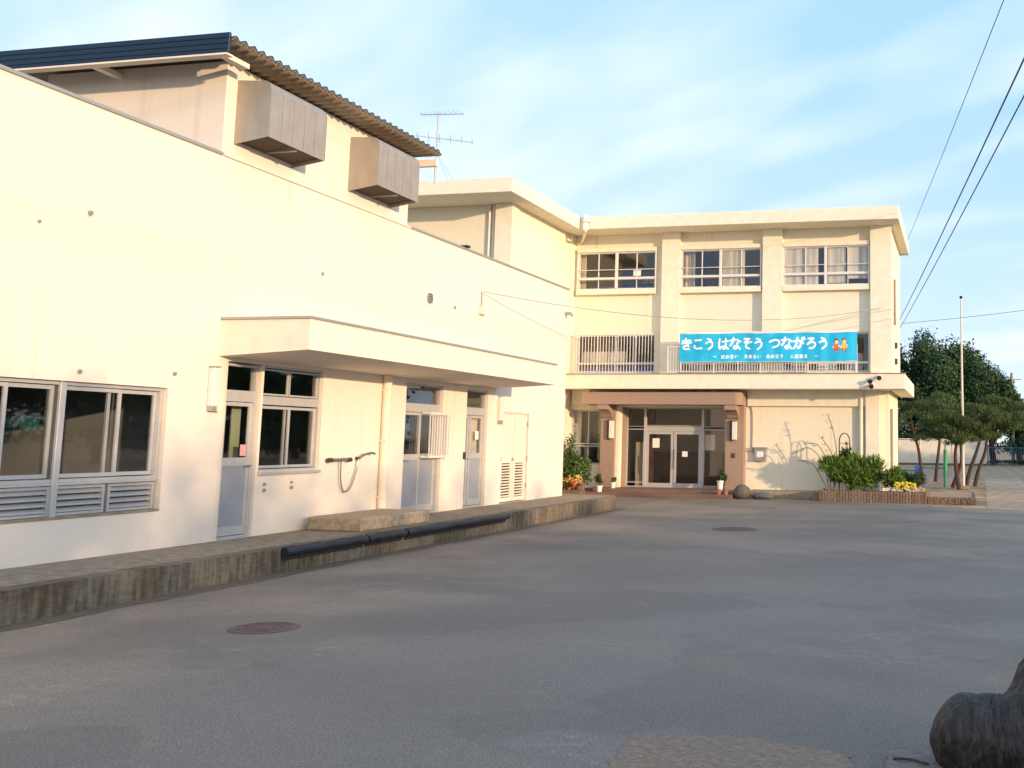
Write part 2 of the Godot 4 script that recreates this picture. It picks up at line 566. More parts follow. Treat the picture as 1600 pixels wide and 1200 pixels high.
func asphalt_tex(x0: float, z0: float) -> ImageTexture:
	# worn asphalt, 40 m a side: patchy binder, silt, hairline cracks, pale scuffs
	var s := 2048
	var k := 40.0 / s
	var a := noise(81, 0.10, 4)
	var b := noise(82, 1.6, 4)
	var c := noise(83, 0.34, 4)
	var e := noise(84, 0.16, 4)
	var f := noise(85, 0.5, 2)
	var g := noise(86, 7.0, 2)
	var im := Image.create(s, s, false, Image.FORMAT_RGB8)
	im.fill(lin(0.29, 0.225, 0.19))
	for y in s:
		var wz := z0 + y * k
		if wz > -4.0: break
		for x in s:
			var wx := x0 + x * k
			if wx < -9.8: continue
			if wx > 6.5: break
			var big := a.get_noise_2d(wx, wz)
			var med := c.get_noise_2d(wx * 0.7, wz)
			var fin := b.get_noise_2d(wx, wz)
			var spk := g.get_noise_2d(wx, wz)
			var v := 0.262 + 0.03 * big + 0.03 * med + 0.01 * fin + 0.02 * spk
			v *= lerpf(0.92, 1.03, smoothstep(-0.03, 0.02, e.get_noise_2d(wx, wz * 1.3) + 0.1 * med))
			# brown silt that has washed up along the kerb; the far end mixes towards the same brown
			var near_kerb := clampf((-6.2 - wx + 2.4 * big + 1.4 * med) / 2.4, 0.0, 1.0)
			var far_end := clampf((-20.0 - wz + 8.0 * big + 5.0 * med) / 9.0, 0.0, 1.0)
			var silt := maxf(near_kerb, far_end) * clampf(0.8 + 0.9 * med + 0.2 * fin, 0.0, 1.0)
			var col := Vector3(v * 1.13, v * 0.90, v * 0.73).lerp(Vector3(0.40, 0.30, 0.215) * (1.0 + 0.2 * med + 0.1 * fin + 0.1 * spk), silt * 0.8)
			var sc := absf(c.get_noise_2d(wx * 0.5 + 90.0, wz * 1.2))
			if sc < 0.03 and f.get_noise_2d(wx + 30.0, wz * 1.5) > 0.02: col *= 1.0 + 0.20 * (1.0 - sc / 0.03) * clampf(0.5 + 2.0 * spk, 0.0, 1.0)
			im.set_pixel(x, y, lin(col.x, col.y, col.z))
	return ImageTexture.create_from_image(im)

# ------------------------------------------------------------------ shared pieces
func window_x(parent: Node, called: String, x: float, z0: float, z1: float, y0: float, y1: float, cells: Array, m: Material, fr := 0.045) -> MeshInstance3D:
	# a window in a wall that faces +x: cells are [z0, z1, y0, y1, depth, pane material]; the outer frame is the part, sashes and panes its sub-parts
	var st := wall_mesh(Vector3(0, y0, z1), Vector3(0, 0, -1), Vector3.UP, abs(z1 - z0), y1 - y0, 0.09, [Rect2(fr, fr, abs(z1 - z0) - 2 * fr, y1 - y0 - 2 * fr)])
	var w := put(parent, called, st, m, Vector3(x, 0, 0))
	for c in cells:
		var dz: float = c[1] - c[0]
		var dy: float = c[3] - c[2]
		var s: float = c[6] if c.size() > 6 else 0.04
		put(w, "sash", wall_mesh(Vector3.ZERO, Vector3(0, 0, -1), Vector3.UP, dz, dy, 0.03, [Rect2(s, s, dz - 2 * s, dy - 2 * s)]), m, Vector3(x - c[4], c[2], c[1]))
		bx(w, "pane", Vector3(x - c[4] - 0.012, c[2] + s, c[0] + s), Vector3(x - c[4] - 0.018, c[3] - s, c[1] - s), c[5])
	return w

func window_z(parent: Node, called: String, z: float, x0: float, x1: float, y0: float, y1: float, cells: Array, m: Material, fr := 0.04) -> MeshInstance3D:
	var st := wall_mesh(Vector3(x0, y0, 0), Vector3.RIGHT, Vector3.UP, x1 - x0, y1 - y0, 0.09, [Rect2(fr, fr, x1 - x0 - 2 * fr, y1 - y0 - 2 * fr)])
	var w := put(parent, called, st, m, Vector3(0, 0, z))
	for c in cells:
		var dx: float = c[1] - c[0]
		var dy: float = c[3] - c[2]
		var s: float = c[6] if c.size() > 6 else 0.035
		put(w, "sash", wall_mesh(Vector3.ZERO, Vector3.RIGHT, Vector3.UP, dx, dy, 0.03, [Rect2(s, s, dx - 2 * s, dy - 2 * s)]), m, Vector3(c[0], c[2], z - c[4]))
		bx(w, "pane", Vector3(c[0] + s, c[2] + s, z - c[4] - 0.012), Vector3(c[1] - s, c[3] - s, z - c[4] - 0.018), c[5])
	return w

# ------------------------------------------------------------------ left building
const WX := -11.25
const PY := 0.37

func build_left() -> void:
	var b := thing("kitchen_building", "long low cream rendered building with canopy, grey doors and a raised roof block", "building", Vector3(WX, 0, -14))
	var y_top := 6.34
	var zn := 4.0
	var zf := -27.85
	var hole := func(z0: float, z1: float, y0: float, y1: float) -> Rect2: return Rect2(zn - z1, y0, z1 - z0, y1 - y0)
	var holes := [hole.call(-12.68, -7.42, 0.90, 2.66), hole.call(-14.68, -13.88, PY, 3.15), hole.call(-16.34, -14.74, 1.40, 3.15), hole.call(-20.74, -19.18, PY, 3.12), hole.call(-22.93, -21.85, PY, 3.12), hole.call(-25.37, -23.76, PY, 2.66)]
	put(b, "wall", wall_mesh(Vector3(WX, 0, zn), Vector3(0, 0, -1), Vector3.UP, zn - zf, y_top, 0.22, holes), M.cream)
	put(b, "wall", wall_mesh(Vector3(-24, 0, zf), Vector3(-1, 0, 0) * -1.0, Vector3.UP, 12.53, y_top, 0.22, []), M.cream).rotation = Vector3.ZERO
	put(b, "wall", wall_mesh(Vector3(-24, 0, zf), Vector3(0, 0, 1), Vector3.UP, zn - zf, y_top, 0.22, []), M.cream)
	put(b, "wall", wall_mesh(Vector3(-24, 0, zn), Vector3.RIGHT, Vector3.UP, 12.53, y_top, 0.22, []), M.cream)
	bx(b, "roof", Vector3(-23.75, 5.98, zn - 0.25), Vector3(WX - 0.24, 6.14, zf + 0.0), M.concrete)
	bx(b, "floor", Vector3(-23.75, 0.0, zn - 0.25), Vector3(WX - 0.24, 0.36, zf + 0.0), M.room)
	bx(b, "partition", Vector3(-19.6, 0.37, zn - 0.3), Vector3(-19.5, 5.97, zf + 0.05), M.room)
	bx(b, "partition", Vector3(-19.45, 0.37, -13.25), Vector3(WX - 0.24, 5.97, -13.15), M.room)
	bx(b, "partition", Vector3(-19.45, 0.37, -18.85), Vector3(WX - 0.24, 5.97, -18.75), M.room)
	bx(b, "partition", Vector3(-19.45, 0.37, -21.4), Vector3(WX - 0.24, 5.97, -21.3), M.room)
	# metal coping
	bx(b, "coping", Vector3(WX - 0.26, y_top + 0.001, zn), Vector3(WX + 0.035, y_top + 0.045, -13.40), M.galv)
	bx(b, "coping", Vector3(WX - 0.26, y_top + 0.003, -19.02), Vector3(WX + 0.035, y_top + 0.047, zf - 0.02), M.galv)
	bx(b, "ledge", Vector3(WX - 0.10, y_top + 0.002, -13.43), Vector3(WX + 0.03, y_top + 0.03, -19.0), M.cream_t)

	# big sliding window with louvres below, three units
	var zu := [-12.66, -10.95, -9.2, -7.44]
	for i in 3:
		var za: float = zu[i]
		var zb: float = zu[i + 1]
		var mid := (za + zb) / 2.0 + 0.02
		var cells := [[za + 0.05, mid + 0.04, 1.42, 2.60, 0.055, M.glass, 0.05], [mid - 0.16, zb - 0.05, 1.42, 2.60, 0.02, M.glass, 0.05]]
		var w := window_x(b, "window", WX - 0.07, za, zb, 1.36, 2.655, cells, M.alu, 0.045)
		bx(w, "sill", Vector3(WX - 0.14, 1.325, za), Vector3(WX - 0.045, 1.358, zb), M.alu, 0.004)
		for s in 2:
			var la := za + 0.03 + s * (zb - za) / 2.0
			var lb := la + (zb - za) / 2.0 - 0.05
			var lv := put(b, "louvre", wall_mesh(Vector3(WX - 0.075, 0.94, lb), Vector3(0, 0, -1), Vector3.UP, lb - la, 0.375, 0.05, [Rect2(0.04, 0.035, lb - la - 0.08, 0.305)]), M.alu)
			for k in 4:
				var sl := put(lv, "slat", box_mesh(Vector3(0.075, 0.010, lb - la - 0.085), 0.0), M.alu, Vector3(WX - 0.10, 1.01 + k * 0.078, (la + lb) / 2.0))
				sl.rotation.z = -0.75
	for i in [1, 2]:
		bx(b, "mullion", Vector3(WX - 0.15, 0.915, zu[i] - 0.045), Vector3(WX - 0.03, 2.652, zu[i] + 0.045), M.alu, 0.006)
	bx(b, "window_ledge", Vector3(WX - 0.2, 0.90, -12.675), Vector3(WX + 0.01, 0.935, -7.43), M.concrete, 0.004)
	bx(b, "shelf", Vector3(WX - 2.4, 2.05, -12.4), Vector3(WX - 1.9, 2.22, -10.9), M.teal)  # teal box added behind the glass to imitate a reflection
	bx(b, "cupboard", Vector3(-19.4, 0.37, -12.6), Vector3(-18.8, 2.3, -9.4), M.galv)
	bx(b, "shelf", Vector3(WX - 2.9, 0.4, -12.9), Vector3(WX - 2.3, 1.25, -9.0), M.galv)

	# first door with toplight, and the window beside it
	door_x(b, -14.66, -13.90, 1, true)
	var cells2 := [[-16.31, -15.46, 1.45, 2.48, 0.06, M.glass, 0.045], [-15.58, -14.77, 1.45, 2.48, 0.03, M.glass, 0.045], [-16.30, -15.52, 2.66, 3.10, 0.04, M.glass, 0.03], [-15.50, -14.78, 2.66, 3.10, 0.04, M.glass, 0.03]]
	var w2 := window_x(b, "window", WX - 0.05, -16.34, -14.74, 1.40, 3.15, cells2, M.alu, 0.035)
	bx(w2, "transom", Vector3(WX - 0.12, 2.50, -16.32), Vector3(WX - 0.045, 2.645, -14.76), M.alu, 0.005)
	bx(w2, "sill", Vector3(WX - 0.05, 1.345, -16.36), Vector3(WX + 0.05, 1.395, -14.72), M.alu, 0.005)
	bx(b, "curtain", Vector3(WX - 0.35, 0.7, -14.25), Vector3(WX - 0.33, 2.55, -14.05), M.curtain_green)
	bx(b, "curtain", Vector3(WX - 0.35, 0.7, -14.66), Vector3(WX - 0.33, 2.55, -14.45), M.curtain_green)
	door_x(b, -20.72, -19.20, 2, false)
	door_x(b, -22.91, -21.87, 3, false)
	# window grille hung in front of the second door's right leaf
	var gr := bx(b, "grille", Vector3(WX + 0.10, 1.55, -20.86), Vector3(WX + 0.13, 1.60, -19.98), M.alu_white)
	bx(gr, "rail", Vector3(WX + 0.10, 2.48, -20.86), Vector3(WX + 0.13, 2.53, -19.98), M.alu_white)
	for k in 9:
		var z := -20.84 + k * 0.105
		bx(gr, "bar", Vector3(WX + 0.105, 1.602, z - 0.014), Vector3(WX + 0.125, 2.478, z + 0.014), M.alu_white)
	for e in [[-20.84, 1.575], [-20.0, 1.575], [-20.84, 2.505], [-20.0, 2.505]]:
		bx(gr, "bracket", Vector3(WX - 0.07, e[1] - 0.02, e[0] - 0.015), Vector3(WX + 0.10, e[1] + 0.02, e[0] + 0.015), M.alu_white)
	# cream steel double door with louvred lower half
	for s in 2:
		var za2 := -25.33 + s * 0.785
		var zb2 := za2 + 0.77
		var lf := put(b, "steel_door", wall_mesh(Vector3(WX - 0.035, PY + 0.03, zb2), Vector3(0, 0, -1), Vector3.UP, 0.77, 2.24, 0.04, [Rect2(0.12, 0.10, 0.53, 0.86)]), M.steel_door)
		for k in 12:
			var sl2 := put(lf, "slat", box_mesh(Vector3(0.05, 0.012, 0.52)), M.steel_door, Vector3(WX - 0.06, PY + 0.165 + k * 0.071, (za2 + zb2) / 2.0))
			sl2.rotation.z = -0.7
		if s == 1: bx(lf, "handle", Vector3(WX - 0.034, 1.42, za2 + 0.04), Vector3(WX + 0.02, 1.50, za2 + 0.09), M.galv, 0.004)
		for hy in [0.7, 1.4, 2.3]:
			bx(lf, "hinge", Vector3(WX - 0.034, hy, (za2 if s == 0 else zb2) - 0.012), Vector3(WX + 0.004, hy + 0.13, (za2 if s == 0 else zb2) + 0.012), M.galv)
	bx(b, "door_frame", Vector3(WX - 0.10, 2.632, -25.36), Vector3(WX + 0.012, 2.655, -23.77), M.steel_door)

	# canopy whose underside rises a little towards the front
	var cxf := -9.69
	var can := prism(b, "canopy", [Vector2(WX + 0.002, 3.21), Vector2(cxf, 3.30), Vector2(cxf, 3.775), Vector2(WX + 0.002, 3.775)], 2, -23.35, -13.66, M.cream_t)
	bx(can, "coping", Vector3(WX + 0.003, 3.777, -23.38), Vector3(cxf + 0.03, 3.815, -13.63), M.galv)

	# rainwater pipe, wall lamps, stubs
	tube(b, "downpipe", [Vector3(WX + 0.075, 3.22, -18.33), Vector3(WX + 0.075, PY + 0.01, -18.33)], 0.09, M.cream_t, 12)
	for hy in [0.8, 1.9, 2.9]:
		bx(b, "pipe_clip", Vector3(WX + 0.002, hy, -18.42), Vector3(WX + 0.15, hy + 0.03, -18.24), M.cream_t)
	for lz in [-13.52, -23.52]:
		var l := bx(b, "wall_lamp", Vector3(WX + 0.002, 2.42, lz - 0.065), Vector3(WX + 0.11, 3.02, lz + 0.065), M.lamp_glass, 0.015)
		bx(l, "cap", Vector3(WX + 0.001, 3.022, lz - 0.07), Vector3(WX + 0.115, 3.04, lz + 0.07), M.galv)
		bx(l, "base", Vector3(WX + 0.001, 2.35, lz - 0.05), Vector3(WX + 0.10, 2.418, lz + 0.05), M.galv)
		tube(l, "conduit", [Vector3(WX + 0.02, 2.36, lz - 0.05), Vector3(WX + 0.02, 2.34, lz - 0.16)], 0.012, M.galv, 6)
	for e in [[-11.07, 4.90, 0.035], [-10.33, 4.63, 0.02], [-16.11, 4.91, 0.03], [-21.04, 4.94, 0.035], [-11.12, 2.80, 0.03], [-12.76, 2.88, 0.03], [-14.9, 1.1, 0.03], [-14.9, 1.2, 0.025], [-15.6, 1.12, 0.03], [-15.6, 1.21, 0.02]]:
		tube(b, "pipe_stub", [Vector3(WX - 0.02, e[1], e[0]), Vector3(WX + 0.03, e[1] - 0.01, e[0])], e[2], M.galv, 10)
	var vent := tube(b, "vent_cap", [Vector3(WX - 0.02, 4.99, -19.92), Vector3(WX + 0.03, 4.99, -19.92)], 0.12, M.galv, 16)
	for k in 4:
		bx(vent, "slat", Vector3(WX + 0.032, 4.91 + k * 0.05, -20.0), Vector3(WX + 0.04, 4.925 + k * 0.05, -19.84), M.dark)
	var jb := bx(b, "junction_box", Vector3(WX + 0.002, 4.93, -22.47), Vector3(WX + 0.10, 5.12, -22.23), M.cream_t, 0.008)
	tube(jb, "conduit", [Vector3(WX + 0.03, 5.12, -22.33), Vector3(WX + 0.03, 5.50, -22.33)], 0.02, M.galv, 6)
	bx(b, "roof_bracket", Vector3(WX - 0.1, y_top + 0.05, -21.5), Vector3(WX + 0.10, y_top + 0.10, -21.36), M.black)
	tube(b, "pipe_elbow", smooth_line([Vector3(WX, 5.62, -27.65), Vector3(WX + 0.16, 5.62, -27.65), Vector3(WX + 0.22, 5.55, -27.65)]), 0.05, M.galv, 8)

	# raised block on the roof
	var ux := WX - 0.035
	put(b, "upper_wall", wall_mesh(Vector3(ux, 6.14, -13.43), Vector3(0, 0, -1), Vector3.UP, 5.5, 1.74, 0.2, []), M.cream)
	put(b, "upper_wall", wall_mesh(Vector3(-14.7, 6.14, -13.43), Vector3.RIGHT, Vector3.UP, 14.7 + ux - 0.2, 1.74, 0.2, [], Vector2(9, 0)), M.cream)
	put(b, "upper_wall", wall_mesh(Vector3(-14.7, 6.14, -18.93), Vector3(0, 0, 1), Vector3.UP, 5.3, 1.74, 0.2, []), M.cream)
	put(b, "upper_wall", wall_mesh(Vector3(ux - 0.2, 6.14, -18.93), Vector3(-1, 0, 0), Vector3.UP, 3.0, 1.74, 0.2, []), M.cream)
	# corrugated roof: two skins with real waves, ridges run along x
	var rx0 := -15.35
	var rx1 := -10.70
	var rz0 := -19.15
	var rz1 := -12.80
	corrugated(b, "roof_sheet", rx0, rx1, rz0, rz1, 7.945, 0.038, 0.205, 0.014, M.slate)
	corrugated(b, "roof_sheet", rx0, rx1 + 0.012, rz0, rz1, 7.966, 0.038, 0.205, 0.02, M.roof_top)
	var fa := bx(b, "fascia", Vector3(rx0 - 0.15, 7.73, rz1 + 0.002), Vector3(rx1 - 0.02, 8.045, rz1 + 0.05), M.navy, 0.008)
	for k in 3:
		bx(fa, "rib", Vector3(rx0 - 0.15, 7.79 + k * 0.085, rz1 + 0.051), Vector3(rx1 - 0.021, 7.805 + k * 0.085, rz1 + 0.062), M.navy)
	bx(fa, "soffit_board", Vector3(rx0, 7.70, rz1 - 0.10), Vector3(rx1 - 0.05, 7.729, rz1 + 0.045), M.cream_t)
	for pz in [-13.0, -15.0, -17.0, -18.85]:
		bx(b, "purlin", Vector3(rx0 + 0.05, 7.80, pz - 0.04), Vector3(WX - 0.04, 7.90, pz + 0.04), M.slate)
	for px in [-13.3, -10.95]:
		bx(b, "outrigger", Vector3(px - 0.06, 7.72, -13.435), Vector3(px + 0.06, 7.799, -12.9), M.cream_t)
	bx(b, "end_board", Vector3(WX + 0.0, 7.66, -19.08), Vector3(rx1 - 0.02, 7.80, -18.98), M.cream_t)
	tube(b, "hanging_chain", [Vector3(rx1 - 0.06, 7.66, -19.03), Vector3(rx1 - 0.06, 7.28, -19.03)], 0.015, M.galv, 5)
	hood(b, -13.70, -15.13)
	hood(b, -16.80, -18.22)

func corrugated(parent: Node, called: String, x0: float, x1: float, z0: float, z1: float, y: float, amp: float, pitch: float, th: float, m: Material) -> void:
	var st := SurfaceTool.new()
	st.begin(Mesh.PRIMITIVE_TRIANGLES)
	var g := gpos(parent)
	var steps := int((z1 - z0) / pitch * 10.0)
	var pt := func(i: int, x: float, d: float) -> Vector3:
		var z := z0 + (z1 - z0) * i / steps
		return Vector3(x, y + amp * sin(TAU * z / pitch) + d, z) - g
	for i in steps:
		quad(st, pt.call(i, x0, th), pt.call(i + 1, x0, th), pt.call(i + 1, x1, th), pt.call(i, x1, th))
		quad(st, pt.call(i, x1, 0), pt.call(i + 1, x1, 0), pt.call(i + 1, x0, 0), pt.call(i, x0, 0))
		quad(st, pt.call(i + 1, x1, 0), pt.call(i, x1, 0), pt.call(i, x1, th), pt.call(i + 1, x1, th))
		quad(st, pt.call(i, x0, 0), pt.call(i + 1, x0, 0), pt.call(i + 1, x0, th), pt.call(i, x0, th))
	for e in [0, steps]:
		quad(st, pt.call(e, x0, 0), pt.call(e, x1, 0), pt.call(e, x1, th), pt.call(e, x0, th))
	put(parent, called, st.commit(), m, g)

func hood(b: Node, za: float, zb: float) -> void:
	# sheet metal extract hood: curved top, open below
	var xo := -10.66
	var xi := WX - 0.034
	var prof := [Vector2(xi, 6.60), Vector2(xo, 6.70), Vector2(xo, 7.46), Vector2(xo - 0.03, 7.56), Vector2(xo - 0.10, 7.615), Vector2(xi, 7.655)]
	var inner := [Vector2(xi, 7.63), Vector2(xo - 0.10, 7.59), Vector2(xo - 0.045, 7.54), Vector2(xo - 0.02, 7.46), Vector2(xo - 0.02, 6.70)]
	var h := prism(b, "extract_hood", [prof[1], prof[2], prof[3], prof[4], prof[5], inner[0], inner[1], inner[2], inner[3], inner[4]], 2, zb, za, M.hood)
	for z in [za, zb]:
		var s := 0.006 if z == za else -0.018
		prism(h, "side_panel", prof, 2, z + s - 0.004, z + s + 0.016 - 0.004, M.hood)
	var n := 5
	for k in range(1, n):
		var z: float = lerpf(za, zb, float(k) / n)
		bx(h, "seam", Vector3(xo + 0.001, 6.72, z - 0.009), Vector3(xo + 0.012, 7.47, z + 0.009), M.hood)
	bx(h, "lip", Vector3(xo + 0.001, 6.69, zb), Vector3(xo + 0.016, 6.718, za), M.hood)
	bx(h, "crossbar", Vector3(xi + 0.02, 6.655, (za + zb) / 2.0 - 0.012), Vector3(xo - 0.025, 6.675, (za + zb) / 2.0 + 0.012), M.galv)
	prism(h, "dark_shade_panel", [Vector2(xi + 0.002, 6.66), Vector2(xo - 0.022, 6.75), Vector2(xo - 0.022, 6.76), Vector2(xi + 0.002, 6.67)], 2, zb + 0.012, za - 0.012, M.filter)  # dark sheet painted as the shade inside the open hood

func door_x(b: Node, z0: float, z1: float, style: int, _first: bool) -> void:
	var x := WX - 0.06
	var fr := put(b, "door", wall_mesh(Vector3(x, PY + 0.005, z1), Vector3(0, 0, -1), Vector3.UP, z1 - z0, 3.12 - PY, 0.09, [Rect2(0.04, 0.03, z1 - z0 - 0.08, 2.12), Rect2(0.04, 2.33, z1 - z0 - 0.08, 0.38)]), M.alu)
	bx(fr, "pane", Vector3(x - 0.045, 2.71, z0 + 0.04), Vector3(x - 0.05, 3.085, z1 - 0.04), M.glass)
	var leaves := [[z0 + 0.04, z1 - 0.04, 0.03]]
	if style == 2:
		var mid := (z0 + z1) / 2.0
		leaves = [[mid - 0.03, z1 - 0.04, 0.035], [z0 + 0.04, mid + 0.03, 0.07]]
	if style == 3: leaves = [[z0 + 0.04, z1 - 0.34, 0.03], [z1 - 0.33, z1 - 0.04, 0.05]]
	for l in leaves:
		var w: float = l[1] - l[0]
		var s := 0.07
		var lx: float = x - l[2]
		put(fr, "leaf_frame", wall_mesh(Vector3(0, 0, 0), Vector3(0, 0, -1), Vector3.UP, w, 2.10, 0.035, [Rect2(s, 1.22, w - 2 * s, 0.82), Rect2(s, 0.14, w - 2 * s, 0.95)]), M.alu, Vector3(lx, PY + 0.045, l[1]))
		bx(fr, "pane", Vector3(lx - 0.015, PY + 1.265, l[0] + s), Vector3(lx - 0.02, PY + 2.085, l[1] - s), M.glass)
		bx(fr, "lower_panel", Vector3(lx - 0.012, PY + 0.185, l[0] + s), Vector3(lx - 0.022, PY + 1.135, l[1] - s), M.grey_panel)
	var hz := z0 + 0.09 if style == 1 else z1 - 0.10
	tube(fr, "handle", smooth_line([Vector3(x - 0.02, 1.50, hz), Vector3(x + 0.05, 1.50, hz), Vector3(x + 0.05, 1.50, hz + (0.10 if style == 1 else -0.10))], 3), 0.014, M.chrome, 8)
	if style == 1:
		bx(fr, "notice", Vector3(x - 0.038, 1.66, z0 + 0.12), Vector3(x - 0.036, 1.84, z0 + 0.26), M.pink)
	if style == 3:
		bx(fr, "notice", Vector3(x - 0.038, 1.95, z0 + 0.22), Vector3(x - 0.036, 2.15, z0 + 0.40), M.paper)
		bx(fr, "curtain", Vector3(x - 0.13, 1.6, z0 + 0.12), Vector3(x - 0.125, 2.5, z1 - 0.4), M.curtain)
		bx(fr, "lock_box", Vector3(x + 0.061, 1.50, z1 + 0.02), Vector3(x + 0.09, 1.66, z1 + 0.12), M.black, 0.004)

func build_platform() -> void:
	# raised concrete walk with a toe step that the asphalt meets
	var p := Node3D.new()
	p.name = "pavement"
	add_child(p)
	structure(p)
	var kx := -9.67
	put(p, "kerb", wall_mesh(Vector3(kx, -0.05, 4.0), Vector3(0, 0, -1), Vector3.UP, 32.0, 0.42, 0.25, []), M.kerb_face)
	bx(p, "walk_surface", Vector3(WX + 0.001, 0.0, 4.0), Vector3(kx - 0.251, PY - 0.003, -28.4), M.concrete)
	prism(p, "walk_surface", [Vector2(WX + 0.001, -28.0), Vector2(kx, -28.0), Vector2(kx - 0.25, -28.6), Vector2(-13.2, -29.4), Vector2(-13.2, -27.9), Vector2(WX + 0.001, -27.9)], 1, -0.02, PY - 0.006, M.concrete)
	# gutter strip with its own rough lip
	var st := SurfaceTool.new()
	st.begin(Mesh.PRIMITIVE_TRIANGLES)
	var n := noise(300, 0.8, 3)
	for i in 130:
		var za := 4.0 - i * 0.25
		var zb := za - 0.25
		var wa := 0.21 + 0.10 * n.get_noise_1d(za)
		var wb := 0.21 + 0.10 * n.get_noise_1d(zb)
		quad(st, Vector3(kx, 0.022, za), Vector3(kx + wa, 0.004, za), Vector3(kx + wb, 0.004, zb), Vector3(kx, 0.022, zb))
	put(p, "gutter", st.commit(), M.soil)

func build_platform_things() -> void:
	# rubber edging, three lengths
	var segs := [[-13.28, -15.35], [-15.40, -16.55], [-16.62, -20.75]]
	var lab := ["dented black rubber edging at the near end of the kerb", "short middle length of black rubber edging on kerb", "longest length of black rubber edging on kerb, far end"]
	for i in 3:
		var za: float = segs[i][0]
		var zb: float = segs[i][1]
		var t := thing("rubber_edging", lab[i], "edging", Vector3(-9.67, 0.25, (za + zb) / 2.0), "rubber edgings along the kerb")
		var pts := []
		var n := 10
		for k in n + 1:
			var z := lerpf(za, zb, float(k) / n)
			pts.append(Vector3(-9.61, 0.315 - 0.012 * sin(float(k) * 2.1 + i), z))
		tube(t, "bumper", pts, 0.068, M.rubber, 10)
		bx(t, "flange", Vector3(-9.669, 0.19, zb + 0.02), Vector3(-9.645, 0.385, za - 0.02), M.rubber, 0.005)
		for k in 2:
			var z2 := lerpf(za, zb, 0.2 + 0.6 * k)
			tube(t, "bolt", [Vector3(-9.66, 0.215, z2), Vector3(-9.63, 0.215, z2)], 0.018, M.rust, 8)
	# concrete step block
	var s := bx(self, "concrete_step", Vector3(-11.1, PY - 0.002, -15.9), Vector3(-10.05, PY + 0.23, -18.2), M.block, 0.02)
	tag(s, "low tan concrete block on the walkway below the shower hose", "step")
	# mixer tap with shower hose
	var x := WX
	var t2 := thing("shower_hose", "wall tap with looped metal shower hose on cream wall", "hose", Vector3(x, 1.5, -17.0))
	tube(t2, "mixer", [Vector3(x + 0.08, 1.56, -16.62), Vector3(x + 0.08, 1.57, -17.10)], 0.032, M.chrome, 10)
	for z in [-16.68, -17.02]:
		tube(t2, "inlet", [Vector3(x - 0.01, 1.58, z), Vector3(x + 0.08, 1.57, z)], 0.026, M.chrome, 8)
	for z in [-16.56, -17.16]:
		tube(t2, "knob", [Vector3(x + 0.08, 1.56, z + 0.05), Vector3(x + 0.08, 1.56, z - 0.05)], 0.042, M.rust, 10)
	tube(t2, "hose", smooth_line([Vector3(x + 0.08, 1.53, -16.90), Vector3(x + 0.07, 1.20, -16.93), Vector3(x + 0.06, 0.98, -17.06), Vector3(x + 0.07, 1.04, -17.25), Vector3(x + 0.07, 1.35, -17.42), Vector3(x + 0.07, 1.56, -17.47)], 8), 0.014, M.chrome, 8)
	tube(t2, "shower_head", smooth_line([Vector3(x + 0.07, 1.56, -17.47), Vector3(x + 0.09, 1.64, -17.60), Vector3(x + 0.13, 1.68, -17.80), Vector3(x + 0.16, 1.66, -17.88)], 4), 0.024, M.chrome, 8)
	bx(t2, "bracket", Vector3(x + 0.002, 1.55, -17.52), Vector3(x + 0.07, 1.61, -17.46), M.rust)

# ------------------------------------------------------------------ school building
const FZ := -36.2

